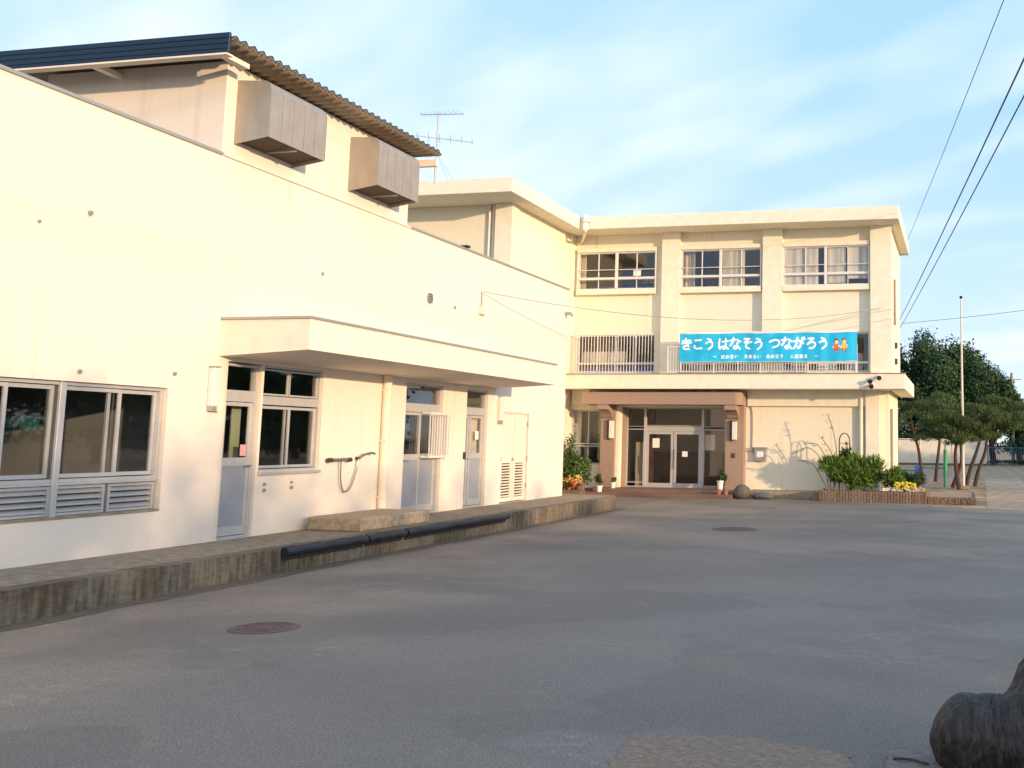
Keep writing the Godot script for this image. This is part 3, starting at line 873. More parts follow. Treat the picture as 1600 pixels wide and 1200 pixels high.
func build_school() -> void:
	var b := thing("school_building", "three storey cream school building with flat roof, balcony and brown entrance", "building", Vector3(-8.4, 0, FZ))
	var bays := [[-14.21, -11.14], [-10.14, -7.11], [-6.28, -3.16]]
	var holes := []
	var x0 := -14.4
	for k in 3:
		holes.append(Rect2(bays[k][0] - x0, 7.62, bays[k][1] - bays[k][0], 1.43))
		holes.append(Rect2(bays[k][0] - x0, 4.46, bays[k][1] - bays[k][0], 1.46))
	holes.append(Rect2(0.05, 1.05, 1.25, 2.05))
	holes.append(Rect2(-12.36 - x0, -0.01, 3.96, 3.20))
	put(b, "wall", wall_mesh(Vector3(x0, 0, FZ), Vector3.RIGHT, Vector3.UP, 11.7, 9.72, 0.2, holes), M.yellow)
	# gable end and back
	put(b, "wall", wall_mesh(Vector3(-2.50, 0, FZ - 0.201), Vector3(0, 0, -1), Vector3.UP, 5.4, 9.72, 0.2, []), M.yellow)
	put(b, "wall", wall_mesh(Vector3(-2.5, 0, -41.8), Vector3(-1, 0, 0), Vector3.UP, 22.5, 9.72, 0.2, []), M.yellow)
	# floors and inner walls
	for y in [0.02, 4.05, 7.05]:
		bx(b, "floor_slab", Vector3(-25, y, -41.59), Vector3(-2.71, y + 0.18, FZ - 0.21), M.inside)
	for k in 4:
		bx(b, "added_dark_locker", Vector3(-12.5 + k * 1.15, 0.24, -40.4), Vector3(-11.4 + k * 1.15, 1.5, -39.9), M.inside_dark)  # dark blocks added to keep the view through the entrance glass dim
	bx(b, "partition", Vector3(-10.68, 4.24, -41.58), Vector3(-10.56, 9.7, FZ - 0.21), M.inside)
	bx(b, "partition", Vector3(-6.75, 4.24, -41.58), Vector3(-6.63, 9.7, FZ - 0.21), M.inside)
	bx(b, "partition", Vector3(-7.9, 0.21, -41.58), Vector3(-7.8, 4.0, FZ - 0.6), M.inside)
	bx(b, "partition", Vector3(-12.9, 0.21, -41.58), Vector3(-12.8, 4.0, FZ - 0.6), M.inside)
	# return wing
	put(b, "wing_wall", wall_mesh(Vector3(-14.45, 0, -30.7), Vector3(0, 0, -1), Vector3.UP, 5.5, 9.72, 0.2, [], Vector2(3, 0)), M.yellow)
	bx(b, "wing_band", Vector3(-14.449, 0, -31.1), Vector3(-14.39, 9.09, -35.7), M.yellow_t)
	bx(b, "wing_pillar", Vector3(-15.0, 0, -30.55), Vector3(-14.40, 9.719, -31.08), M.yellow_t)
	bx(b, "wing_pillar", Vector3(-14.449, 0, -35.72), Vector3(-14.37, 9.719, -36.198), M.yellow_t)
	put(b, "wing_wall", wall_mesh(Vector3(-25, 0, -30.75), Vector3.RIGHT, Vector3.UP, 9.99, 9.72, 0.2, [], Vector2(2, 0)), M.yellow)
	put(b, "wing_wall", wall_mesh(Vector3(-25, 0, -41.8), Vector3(0, 0, 1), Vector3.UP, 11.0, 9.72, 0.2, []), M.yellow)
	tube(b, "downpipe", [Vector3(-15.10, 9.7, -30.68), Vector3(-15.10, 0.1, -30.68)], 0.055, M.cream_t, 10)
	tube(b, "downpipe", [Vector3(-15.27, 9.7, -30.69), Vector3(-15.27, 0.1, -30.69)], 0.045, M.cream_t, 10)
	# roofs with deep edge
	bx(b, "roof_slab", Vector3(-13.75, 9.722, -34.98), Vector3(-2.03, 10.2, -42.1), M.yellow_t, 0.015)
	bx(b, "roof_slab", Vector3(-25.5, 9.722, -29.1), Vector3(-13.752, 10.2, -42.1), M.yellow_t, 0.015)
	var sp := bx(b, "roof_spout", Vector3(-13.56, 9.66, -34.94), Vector3(-13.40, 10.24, -34.80), M.white, 0.01)
	bx(sp, "strap", Vector3(-13.60, 9.95, -34.97), Vector3(-13.36, 9.98, -34.79), M.galv)
	tube(b, "downpipe", [Vector3(-13.48, 9.66, -34.87), Vector3(-13.48, 9.56, -34.87), Vector3(-14.1, 9.46, -36.1), Vector3(-14.3, 9.4, -36.14)], 0.05, M.yellow_t, 8)
	# pillars of the front
	for p in [[-10.85, -10.16], [-7.02, -6.30], [-3.10, -2.36]]:
		bx(b, "pillar", Vector3(p[0], 4.352, FZ + 0.24), Vector3(p[1], 9.721, FZ + 0.001), M.yellow_t)
	bx(b, "pillar", Vector3(-2.50, 4.352, FZ - 0.01), Vector3(-2.40, 9.72, -41.75), M.yellow_t)
	bx(b, "pillar", Vector3(-3.28, 0.0, FZ + 0.20), Vector3(-2.80, 3.808, FZ + 0.001), M.yellow_t)
	# window bands: lintel and sill boxes
	for k in 3:
		var xa: float = bays[k][0]
		var xb: float = bays[k][1]
		var e := 0.0 if k == 0 else 0.03
		bx(b, "lintel", Vector3(xa - 0.03 + e, 9.052, FZ + 0.17), Vector3(xb + 0.03, 9.20, FZ + 0.001), M.yellow_t, 0.006)
		bx(b, "window_sill", Vector3(xa - 0.03 + e, 7.42, FZ + 0.20), Vector3(xb + 0.03, 7.618, FZ + 0.001), M.yellow_t, 0.006)
		upper_window(b, k, xa, xb)
		lower_window(b, k, xa, xb)
	# ground floor wall: beam, plinth, recess line, pipe
	bx(b, "beam", Vector3(-7.55, 3.25, FZ + 0.12), Vector3(-3.285, 3.806, FZ + 0.001), M.yellow_t)
	bx(b, "beam", Vector3(-14.3, 3.25, FZ + 0.12), Vector3(-13.6, 3.806, FZ + 0.001), M.yellow_t)
	tube(b, "downpipe", [Vector3(-3.45, 3.8, FZ + 0.10), Vector3(-3.45, 0.02, FZ + 0.10)], 0.075, M.yellow_t, 12)
	tube(b, "downpipe", [Vector3(-2.44, 3.2, -37.0), Vector3(-2.44, 0.02, -37.0)], 0.05, M.slate, 10)
	tube(b, "downpipe", [Vector3(-2.34, 8.0, -37.6), Vector3(-2.34, 6.3, -37.6)], 0.04, M.slate, 8)
	for y in [4.9, 5.5]:
		bx(b, "wall_bracket", Vector3(-2.399, y, -38.4), Vector3(-2.30, y + 0.22, -38.3), M.rust)
	bx(b, "plinth", Vector3(-7.3, 0.0, FZ + 0.9), Vector3(-4.78, 0.27, FZ + 0.001), M.concrete, 0.01)
	bx(b, "door", Vector3(-2.499, 0.05, -38.2), Vector3(-2.47, 2.1, -37.3), M.steel_door)
	# balcony
	var bal := bx(b, "balcony_slab", Vector3(-14.38, 3.81, -34.99), Vector3(-1.85, 4.335, FZ + 0.002), M.yellow_t, 0.012)
	bx(bal, "coping", Vector3(-14.38, 4.336, -34.96), Vector3(-1.83, 4.365, -35.25), M.concrete)
	bx(b, "balcony_slab", Vector3(-2.398, 3.81, FZ + 0.0), Vector3(-1.85, 4.335, -41.7), M.yellow_t, 0.012)
	railing(b)
	# floodlights under the balcony edge
	for e in [[-3.02, 4.10, 0.0], [-2.74, 4.22, 0.5], [-2.96, 3.93, -0.3]]:
		var l := tube(b, "floodlight", [Vector3(e[0], e[1], -34.93), Vector3(e[0] + 0.06 * e[2], e[1] - 0.05, -34.78)], [0.045, 0.085], M.black, 12)
		bx(l, "bracket", Vector3(e[0] - 0.03, e[1] - 0.03, -34.989), Vector3(e[0] + 0.03, e[1] + 0.06, -34.93), M.white)
	# meter box with conduit
	var mb := bx(b, "meter_box", Vector3(-7.27, 1.28, FZ + 0.17), Vector3(-6.83, 1.72, FZ + 0.001), M.galv, 0.01)
	bx(mb, "hood", Vector3(-7.30, 1.722, FZ + 0.21), Vector3(-6.80, 1.78, FZ + 0.001), M.galv, 0.006)
	bx(mb, "display_window", Vector3(-7.18, 1.42, FZ + 0.171), Vector3(-6.94, 1.62, FZ + 0.18), M.white)
	tube(mb, "conduit", smooth_line([Vector3(-7.25, 1.5, FZ + 0.05), Vector3(-7.36, 1.7, FZ + 0.04), Vector3(-7.36, 2.5, FZ + 0.04), Vector3(-7.38, 3.1, FZ + 0.04), Vector3(-7.45, 3.24, FZ + 0.05)], 5), 0.022, M.galv, 6)
	tube(mb, "conduit", [Vector3(-7.8, 1.62, FZ + 0.03), Vector3(-7.26, 1.62, FZ + 0.03)], 0.012, M.galv, 5)
	entrance(b)
	# left ground floor window
	var cells := [[-14.31, -13.66, 1.08, 1.75, 0.05, M.glass], [-13.70, -13.14, 1.08, 1.75, 0.02, M.glass], [-14.31, -13.66, 1.80, 3.07, 0.05, M.glass], [-13.70, -13.14, 1.80, 3.07, 0.02, M.glass]]
	window_z(b, "window", FZ - 0.06, -14.35, -13.10, 1.05, 3.10, cells, M.alu)
	bx(b, "curtain", Vector3(-14.34, 1.2, FZ - 0.32), Vector3(-14.05, 3.1, FZ - 0.30), M.curtain_pale)
	bx(b, "curtain", Vector3(-13.38, 1.2, FZ - 0.32), Vector3(-13.15, 3.1, FZ - 0.30), M.curtain_green)

func upper_window(b: Node, k: int, xa: float, xb: float) -> void:
	var z := FZ + 0.10
	var y0 := 7.62
	var y1 := 9.05
	var yt := 8.02
	var mid := (xa + xb) / 2.0
	var q := (xb - xa) / 4.0
	var cells := []
	for i in 4:
		cells.append([xa + 0.04 + i * (q - 0.01), xa + 0.06 + (i + 1) * (q - 0.01), yt + 0.05, y1 - 0.03, 0.03 if i % 2 == 0 else 0.065, M.glass, 0.025])
		cells.append([xa + 0.04 + i * (q - 0.01), xa + 0.06 + (i + 1) * (q - 0.01), y0 + 0.02, yt - 0.02, 0.03 if i % 2 == 0 else 0.065, M.glass, 0.02])
	var w := window_z(b, "window", z, xa, xb, y0, y1, cells, M.alu_white, 0.03)
	bx(w, "mullion", Vector3(mid - 0.05, y0 + 0.031, z - 0.02), Vector3(mid + 0.05, y1 - 0.031, z + 0.03), M.alu_white, 0.005)
	bx(w, "transom", Vector3(xa + 0.031, yt - 0.025, z - 0.022), Vector3(mid - 0.051, yt + 0.055, z + 0.025), M.alu_white, 0.005)
	bx(w, "transom", Vector3(mid + 0.051, yt - 0.025, z - 0.022), Vector3(xb - 0.031, yt + 0.055, z + 0.025), M.alu_white, 0.005)
	for s in 2:
		var ra := xa + 0.02 if s == 0 else mid + 0.05
		var rb := mid - 0.05 if s == 0 else xb - 0.02
		tube(w, "guard_rail", [Vector3(ra, 8.36, z + 0.035), Vector3(rb, 8.36, z + 0.035)], 0.016, M.alu_white, 6)
	# the window box is glazed 0.1 m proud of the wall: cheeks close its sides
	bx(w, "cheek", Vector3(xa - 0.028, y0, FZ + 0.001), Vector3(xa - 0.002, y1, z + 0.03), M.yellow_t)
	bx(w, "cheek", Vector3(xb + 0.002, y0, FZ + 0.001), Vector3(xb + 0.028, y1, z + 0.03), M.yellow_t)
	if k == 0:
		bx(b, "notice", Vector3(-12.02, 8.12, z - 0.045), Vector3(-11.72, 8.36, z - 0.043), M.paper)
		bx(b, "curtain", Vector3(xa + 0.02, 7.7, FZ - 0.25), Vector3(xa + 0.2, 9.2, FZ - 0.21), M.curtain)
		bx(b, "cabinet", Vector3(xa + 0.1, 7.24, FZ - 0.55), Vector3(xb - 0.1, 7.75, FZ - 0.25), M.blue)
		bx(b, "shelf", Vector3(xa + 1.6, 8.3, -39.6), Vector3(xb, 8.6, -39.2), M.curtain_pale)
		bx(b, "shelf", Vector3(xa + 0.3, 7.24, -39.9), Vector3(xa + 1.5, 8.3, -39.3), M.soil)
	elif k == 1:
		bx(b, "roller_blind", Vector3(mid + 0.06, 7.65, FZ - 0.01), Vector3(xb - 0.62, 9.04, FZ - 0.005), M.curtain)
		pleated(b, xa + 0.0, xa + 0.45, 7.55, 9.15, FZ - 0.24, M.curtain)
	else:
		bx(b, "roller_blind", Vector3(xa + 0.05, 7.64, FZ - 0.01), Vector3(mid - 0.28, 9.04, FZ - 0.005), M.curtain_pale)
		bx(b, "roller_blind", Vector3(mid + 0.06, 7.70, FZ - 0.01), Vector3(mid + 0.72, 9.04, FZ - 0.005), M.curtain_pale)
		bx(b, "roller_blind", Vector3(mid + 0.78, 7.85, FZ - 0.01), Vector3(xb - 0.06, 9.04, FZ - 0.005), M.curtain_pale)

func pleated(b: Node, x0: float, x1: float, y0: float, y1: float, z: float, m: Material) -> void:
	var st := SurfaceTool.new()
	st.begin(Mesh.PRIMITIVE_TRIANGLES)
	var g := gpos(b)
	var n := int((x1 - x0) / 0.03)
	for i in n:
		var xa := lerpf(x0, x1, float(i) / n)
		var xb := lerpf(x0, x1, float(i + 1) / n)
		var za := z + 0.025 * sin(xa * 38.0)
		var zb := z + 0.025 * sin(xb * 38.0)
		quad(st, Vector3(xa, y0, za) - g, Vector3(xb, y0, zb) - g, Vector3(xb, y1, zb) - g, Vector3(xa, y1, za) - g)
		quad(st, Vector3(xb, y0, zb - 0.006) - g, Vector3(xa, y0, za - 0.006) - g, Vector3(xa, y1, za - 0.006) - g, Vector3(xb, y1, zb - 0.006) - g)
	put(b, "curtain", st.commit(), m, g)

func lower_window(b: Node, k: int, xa: float, xb: float) -> void:
	var z := FZ - 0.05
	var y0 := 4.46
	var y1 := 5.92
	var q := (xb - xa) / 4.0
	var cells := []
	for i in 4:
		cells.append([xa + 0.04 + i * (q - 0.02), xa + 0.06 + (i + 1) * (q - 0.02), y0 + 0.05, y1 - 0.04, 0.03 if i % 2 == 0 else 0.065, M.glass, 0.03])
	var w := window_z(b, "window", z, xa, xb, y0, y1, cells, M.alu_white, 0.035)
	bx(w, "transom", Vector3(xa + 0.036, 4.78, z - 0.02), Vector3(xb - 0.036, 4.86, z + 0.02), M.alu_white, 0.004)
	if k == 0:
		bx(b, "pinboard", Vector3(xa + 0.15, 4.86, FZ - 0.34), Vector3(xa + 1.9, 5.30, FZ - 0.32), M.curtain_pale)
		bx(b, "cabinet", Vector3(xa + 0.1, 4.24, FZ - 0.7), Vector3(xb - 0.1, 4.72, FZ - 0.4), M.blue)
	else:
		for j in 3:
			bx(b, "pinboard", Vector3(xa + 0.2 + j * 1.0, 4.6, FZ - 0.5), Vector3(xa + 0.85 + j * 1.0, 5.2, FZ - 0.48), [M.paper, M.curtain_pale, M.curtain][(j + k) % 3])

func railing(b: Node) -> void:
	# bars before the first bay's window
	var g := bx(b, "window_grille", Vector3(-14.22, 5.86, -35.86), Vector3(-11.13, 5.90, -35.83), M.alu_white)
	bx(g, "rail", Vector3(-14.22, 4.40, -35.86), Vector3(-11.13, 4.44, -35.83), M.alu_white)
	for k in 27:
		var x := -14.20 + k * 0.1172
		bx(g, "bar", Vector3(x - 0.011, 4.442, -35.855), Vector3(x + 0.011, 5.858, -35.835), M.alu_white)
	for x in [-14.2, -12.67, -11.15]:
		for y in [4.42, 5.88]:
			bx(g, "bracket", Vector3(x - 0.015, y - 0.015, -36.199), Vector3(x + 0.015, y + 0.015, -35.861), M.alu_white)
	# balustrade on the balcony
	var r := bx(b, "balcony_railing", Vector3(-10.33, 5.30, -35.14), Vector3(-3.47, 5.345, -35.08), M.alu_white, 0.006)
	bx(r, "lower_rail", Vector3(-10.33, 4.42, -35.125), Vector3(-3.47, 4.45, -35.095), M.alu_white)
	for k in 69:
		var x := -10.29 + k * 0.0998
		var big := k % 17 == 0
		var hw := 0.026 if big else 0.011
		bx(r, "post" if big else "bar", Vector3(x - hw, 4.366 if big else 4.451, -35.11 - hw), Vector3(x + hw, 5.299, -35.11 + hw), M.alu_white)

func entrance(b: Node) -> void:
	var zc := -35.2
	# canopy with a rounded corner
	var poly := [Vector2(-13.56, FZ + 0.002), Vector2(-13.56, zc), Vector2(-7.95, zc)]
	for k in 7:
		var a := PI / 2 * k / 6.0
		poly.append(Vector2(-7.85 + 0.25 * sin(a), zc - 0.25 + 0.25 * cos(a)))
	poly.append(Vector2(-7.6, FZ + 0.002))
	prism(b, "entrance_canopy", poly, 1, 3.26, 3.70, M.portico)
	bx(b, "entrance_column", Vector3(-13.05, 0.241, -35.85), Vector3(-12.50, 3.258, -36.64), M.portico, 0.01)
	bx(b, "entrance_column", Vector3(-8.30, 0.241, -35.85), Vector3(-7.62, 3.258, -36.64), M.portico, 0.01)
	bx(b, "entrance_jamb", Vector3(-12.498, 0.241, -36.0), Vector3(-12.38, 3.258, -36.64), M.yellow_t)
	bx(b, "entrance_jamb", Vector3(-12.378, 0.241, -36.3), Vector3(-12.30, 3.258, -36.66), M.portico)
	for x in [[-12.98, -12.57], [-8.22, -7.80]]:
		var pr := [Vector2(-35.849, 3.257), Vector2(-34.95 - 0.3, 3.257), Vector2(-35.25, 3.08), Vector2(-35.40, 3.05), Vector2(-35.55, 2.99), Vector2(-35.68, 2.90), Vector2(-35.76, 2.80), Vector2(-35.849, 2.76)]
		prism(b, "corbel", pr, 0, x[0], x[1], M.portico)
	for x in [-12.60, -7.96]:
		var l := bx(b, "wall_lamp", Vector3(x - 0.07, 2.03, -35.849), Vector3(x + 0.09, 2.68, -35.70), M.lamp_glass, 0.01)
		bx(l, "backplate", Vector3(x - 0.16, 1.98, -35.849), Vector3(x - 0.071, 2.72, -35.78), M.rust)
		bx(l, "cap", Vector3(x - 0.075, 2.681, -35.849), Vector3(x + 0.095, 2.70, -35.69), M.rust)
	var ih := bx(b, "intercom", Vector3(-8.06, 1.38, -35.849), Vector3(-7.94, 1.55, -35.82), M.rust, 0.004)
	ih.set_meta("label", "small dark intercom on the brown column")
	# tiled steps
	bx(b, "entrance_step", Vector3(-13.3, -0.01, -34.45), Vector3(-7.75, 0.13, -35.02), M.tile_step, 0.012)
	bx(b, "entrance_step", Vector3(-13.3, -0.01, -34.80 - 0.222), Vector3(-7.75, 0.24, -36.69), M.tile_step, 0.012)
	bx(b, "entrance_floor", Vector3(-12.36, 0.205, -36.691), Vector3(-8.40, 0.235, -41.5), M.inside)
	# glazed screen
	var z := -36.66
	var cells := [[-12.28, -11.60, 0.40, 2.40, 0.02, M.glass, 0.035], [-12.28, -11.60, 2.48, 3.17, 0.02, M.glass, 0.02], [-11.55, -9.37, 2.52, 3.17, 0.02, M.glass, 0.02], [-9.32, -8.34, 2.48, 3.17, 0.02, M.glass, 0.02], [-9.32, -8.34, 0.30, 2.40, 0.02, M.glass, 0.035]]
	var sc := window_z(b, "entrance_screen", z, -12.30, -8.31, 0.242, 3.20, cells, M.alu, 0.04)
	for x in [-11.575, -9.345]:
		bx(sc, "mullion", Vector3(x - 0.05, 0.283, z - 0.06), Vector3(x + 0.05, 3.158, z + 0.02), M.alu, 0.004)
	bx(sc, "transom", Vector3(-11.524, 2.31, z - 0.06), Vector3(-9.396, 2.50, z + 0.021), M.alu, 0.004)
	for s in 2:
		var xa := -11.52 if s == 0 else -10.45
		var xb := -10.47 if s == 0 else -9.40
		var d := put(b, "entrance_door", wall_mesh(Vector3.ZERO, Vector3.RIGHT, Vector3.UP, xb - xa, 2.02, 0.04, [Rect2(0.10, 0.12, xb - xa - 0.20, 1.80)]), M.alu, Vector3(xa, 0.285, z))
		bx(d, "pane", Vector3(xa + 0.10, 0.405, z - 0.018), Vector3(xb - 0.10, 2.205, z - 0.024), M.glass)
		var hx := xb - 0.05 if s == 0 else xa + 0.05
		bx(d, "handle", Vector3(hx - 0.03, 0.95, z + 0.03), Vector3(hx + 0.03, 1.65, z + 0.055), M.galv, 0.006)
		for hy in [1.0, 1.6]:
			bx(d, "handle_post", Vector3(hx - 0.012, hy - 0.012, z + 0.001), Vector3(hx + 0.012, hy + 0.012, z + 0.029), M.galv)
		if s == 0: bx(d, "notice", Vector3(-11.28, 1.70, z - 0.016), Vector3(-11.01, 2.05, z - 0.014), M.paper)
		else: bx(d, "notice", Vector3(-10.13, 1.38, z - 0.016), Vector3(-9.92, 1.58, z - 0.014), M.white)
	bx(sc, "notice", Vector3(-9.28, 1.63, z - 0.05), Vector3(-8.88, 2.20, z - 0.046), M.curtain)
	bx(b, "inner_post", Vector3(-11.75, 0.24, -37.6), Vector3(-11.55, 3.2, -37.9), mat(lin(0.10, 0.035, 0.03), 0.6))
	bx(b, "inner_shelf", Vector3(-12.2, 0.24, -37.5), Vector3(-11.95, 1.9, -37.9), M.curtain)

# ------------------------------------------------------------------ banner
const GLYPHS := {
	"ki": [[[15, 25], [82, 19]], [[12, 43], [87, 37]], [[42, 5], [50, 30], [64, 63]], [[66, 66], [45, 62], [26, 70], [24, 82], [38, 90], [72, 90]]],
	"ko": [[[25, 20], [50, 19], [76, 18]], [[22, 62], [20, 76], [36, 86], [60, 87], [82, 84]]],
	"u": [[[36, 9], [62, 18]], [[20, 44], [45, 33], [66, 34], [74, 50], [68, 72], [42, 94]]],
	"ha": [[[20, 10], [14, 50], [20, 90], [27, 74]], [[42, 32], [90, 28]], [[70, 8], [70, 50], [70, 76], [60, 90], [44, 86], [44, 74], [58, 68], [76, 76], [90, 90]]],
	"na": [[[10, 25], [52, 21]], [[36, 4], [30, 35], [10, 66]], [[66, 20], [90, 36]], [[68, 44], [67, 74], [57, 92], [40, 88], [40, 76], [55, 70], [76, 80], [90, 94]]],
	"so": [[[28, 12], [70, 10]], [[70, 10], [30, 42]], [[30, 42], [88, 37]], [[66, 40], [44, 56], [44, 80], [72, 91]]],
	"tsu": [[[8, 36], [45, 22], [78, 28], [87, 50], [70, 72], [36, 82]]],
	"ga": [[[10, 36], [50, 29], [62, 38], [58, 76], [46, 88], [36, 78]], [[36, 7], [30, 50], [10, 90]], [[70, 30], [84, 54]], [[74, 8], [82, 22]], [[88, 3], [96, 17]]],
	"ro": [[[26, 14], [70, 12]], [[70, 12], [20, 60]], [[20, 60], [50, 42], [78, 48], [82, 68], [64, 88], [36, 91]]],
	"me": [[[24, 20], [44, 78]], [[64, 10], [46, 60], [24, 86], [14, 66], [36, 36], [66, 32], [86, 52], [78, 78], [56, 92]]],
	"i": [[[18, 20], [18, 60], [30, 84], [40, 66]], [[72, 24], [84, 62]]],
	"kan1": [[[10, 20], [40, 20]], [[10, 40], [40, 40]], [[12, 60], [38, 60], [38, 90], [12, 90], [12, 60]], [[54, 15], [90, 15], [84, 50]], [[66, 15], [52, 52]], [[54, 66], [54, 90]], [[70, 62], [72, 92], [92, 90]]],
	"kan2": [[[12, 26], [88, 26]], [[50, 6], [50, 44]], [[20, 48], [76, 48], [24, 94]], [[32, 58], [88, 94]]],
	"kan3": [[[50, 5], [50, 18]], [[12, 20], [88, 20]], [[32, 30], [68, 30], [68, 44], [32, 44], [32, 30]], [[16, 92], [16, 54], [84, 54], [84, 92]], [[36, 66], [64, 66], [64, 84], [36, 84], [36, 66]]],
	"kan4": [[[50, 6], [10, 44]], [[50, 6], [90, 44]], [[30, 42], [70, 42]], [[26, 60], [74, 60], [74, 92], [26, 92], [26, 60]]],
	"kan5": [[[50, 8], [44, 50], [12, 92]], [[48, 44], [90, 92]]],
	"dash": [[[10, 52], [34, 44], [62, 56], [90, 48]]],
}

func stamp(im: Image, p: Vector2, r: float, c: Color) -> void:
	for y in range(int(p.y - r - 1), int(p.y + r + 2)):
		for x in range(int(p.x - r - 1), int(p.x + r + 2)):
			if x < 0 or y < 0 or x >= im.get_width() or y >= im.get_height(): continue
			var a := clampf(r + 0.5 - Vector2(x + 0.5, y + 0.5).distance_to(p), 0.0, 1.0)
			if a > 0.0: im.set_pixel(x, y, im.get_pixel(x, y).lerp(c, a))

func glyph(im: Image, g: String, at: Vector2, size: float, r: float, c: Color) -> void:
	for s in GLYPHS[g]:
		var pts := []
		for p in s: pts.append(at + Vector2(p[0], p[1]) * size / 100.0)
		var line: Array = smooth_line(pts, 10) if pts.size() > 2 and not g.begins_with("kan") else pts
		for i in line.size() - 1:
			var d: float = line[i].distance_to(line[i + 1])
			var n := int(d / 1.2) + 1
			for k in n + 1: stamp(im, line[i].lerp(line[i + 1], float(k) / n), r, c)

func banner_tex() -> ImageTexture:
	var w := 1320
	var h := 212
	var im := Image.create(w, h, false, Image.FORMAT_RGB8)
	im.fill(Color(0.06, 0.68, 0.88))
	var n := noise(500, 0.01, 3)
	for y in h:
		for x in w:
			im.set_pixel(x, y, im.get_pixel(x, y).lerp(Color(0.16, 0.76, 0.92), 0.5 + 0.5 * n.get_noise_2d(x, y)))
	var white := Color(0.97, 0.97, 0.97)
	var k := w / 277.0
	var words := [[2.0, ["ki", "ko", "u"]], [61.0, ["ha", "na", "so", "u"]], [142.0, ["tsu", "na", "ga", "ro", "u"]]]
	for wd in words:
		var x: float = wd[0] * k
		for g in wd[1]:
			glyph(im, g, Vector2(x, 34), 90.0, 6.8, white)
			x += 18.6 * k
	var small := [["dash"], ["kan1", "me", "kan4", "i"], ["kan2", "kan3", "kan4", "i"], ["kan3", "me", "kan4", "u"], ["kan5", "kan1", "kan3", "kan2"], ["dash"]]
	var sx := [54.0, 67.0, 103.0, 138.0, 175.0, 212.0]
	for i in 6:
		var x2: float = sx[i] * k
		for g in small[i]:
			glyph(im, g, Vector2(x2, 158), 30.0, 2.0, white)
			x2 += 33.0
	# two small printed children
	for e in [[1170.0, Color(0.93, 0.45, 0.25), Color(0.35, 0.15, 0.08)], [1226.0, Color(0.95, 0.80, 0.25), Color(0.55, 0.30, 0.10)]]:
		for k2 in 14: stamp(im, Vector2(e[0] + 2.0 * sin(k2), 92.0 + k2 * 1.7), 13.0 + k2 * 0.5, e[1])
		stamp(im, Vector2(e[0], 66), 19.0, e[2])
		stamp(im, Vector2(e[0] + 2, 72), 15.0, Color(0.98, 0.80, 0.66))
		stamp(im, Vector2(e[0] - 22, 108), 7.0, Color(0.98, 0.80, 0.66))
		stamp(im, Vector2(e[0] + 22, 100), 7.0, Color(0.98, 0.80, 0.66))
		for k2 in 8: stamp(im, Vector2(e[0] - 10 + 20 * (k2 % 2), 122.0 + k2 * 1.6), 6.0, Color(0.85, 0.15, 0.15))
	for x in w:
		for y in [0, 1, 2, 3, h - 1, h - 2]: im.set_pixel(x, y, Color(0.93, 0.93, 0.93))
	return ImageTexture.create_from_image(im)

func build_banner() -> void:
	var t := thing("banner", "bright blue banner with white lettering hung on the balcony railing", "banner", Vector3(-6.66, 4.75, -35.03))
	var m := mat(Color.WHITE, 0.7)
	m.albedo_texture = banner_tex()
	var st := SurfaceTool.new()
	st.begin(Mesh.PRIMITIVE_TRIANGLES)
	var n := 60
	var x0 := -9.85
	var x1 := -3.48
	var y0 := 4.77
	var y1 := 5.81
	var g := gpos(t)
	var zz := func(x: float, y: float) -> float: return -35.030 + 0.022 * sin(x * 2.7) + 0.014 * sin(x * 6.1) + 0.008 * sin(x * 13.0) + 0.0 * y
	for i in n:
		for j in 6:
			var q := []
			var uv := []
			for e in [[i, j], [i + 1, j], [i + 1, j + 1], [i, j + 1]]:
				var u := float(e[0]) / n
				var v := float(e[1]) / 6.0
				var x := lerpf(x0, x1, u)
				var y := lerpf(y0, y1, v) - 0.02 * absf(sin(u * PI * 3.0)) * (0.4 + 0.6 * v) - 0.006 * sin(u * 31.0)
				q.append(Vector3(x, y, zz.call(x, y)) - g)
				uv.append(Vector2(u, 1.0 - v))
			quad(st, q[0], q[1], q[2], q[3], uv)
	put(t, "printed_sheet", st.commit(), m, g)
	st = SurfaceTool.new()
	st.begin(Mesh.PRIMITIVE_TRIANGLES)
	for i in n:
		var xa := lerpf(x0, x1, float(i) / n)
		var xb := lerpf(x0, x1, float(i + 1) / n)
		quad(st, Vector3(xb, y0, zz.call(xb, y0) - 0.004) - g, Vector3(xa, y0, zz.call(xa, y0) - 0.004) - g, Vector3(xa, y1, zz.call(xa, y1) - 0.004) - g, Vector3(xb, y1, zz.call(xb, y1) - 0.004) - g)
	put(t, "backing_sheet", st.commit(), M.white, g)
	for x in [-9.80, -7.7, -5.6, -3.53]:
		bx(t, "upright", Vector3(x - 0.02, 4.40, -35.079), Vector3(x + 0.02, 5.83, -35.062), M.alu_white)
	bx(t, "top_batten", Vector3(x0, 5.812, -35.07), Vector3(x1, 5.85, -35.035), M.white)

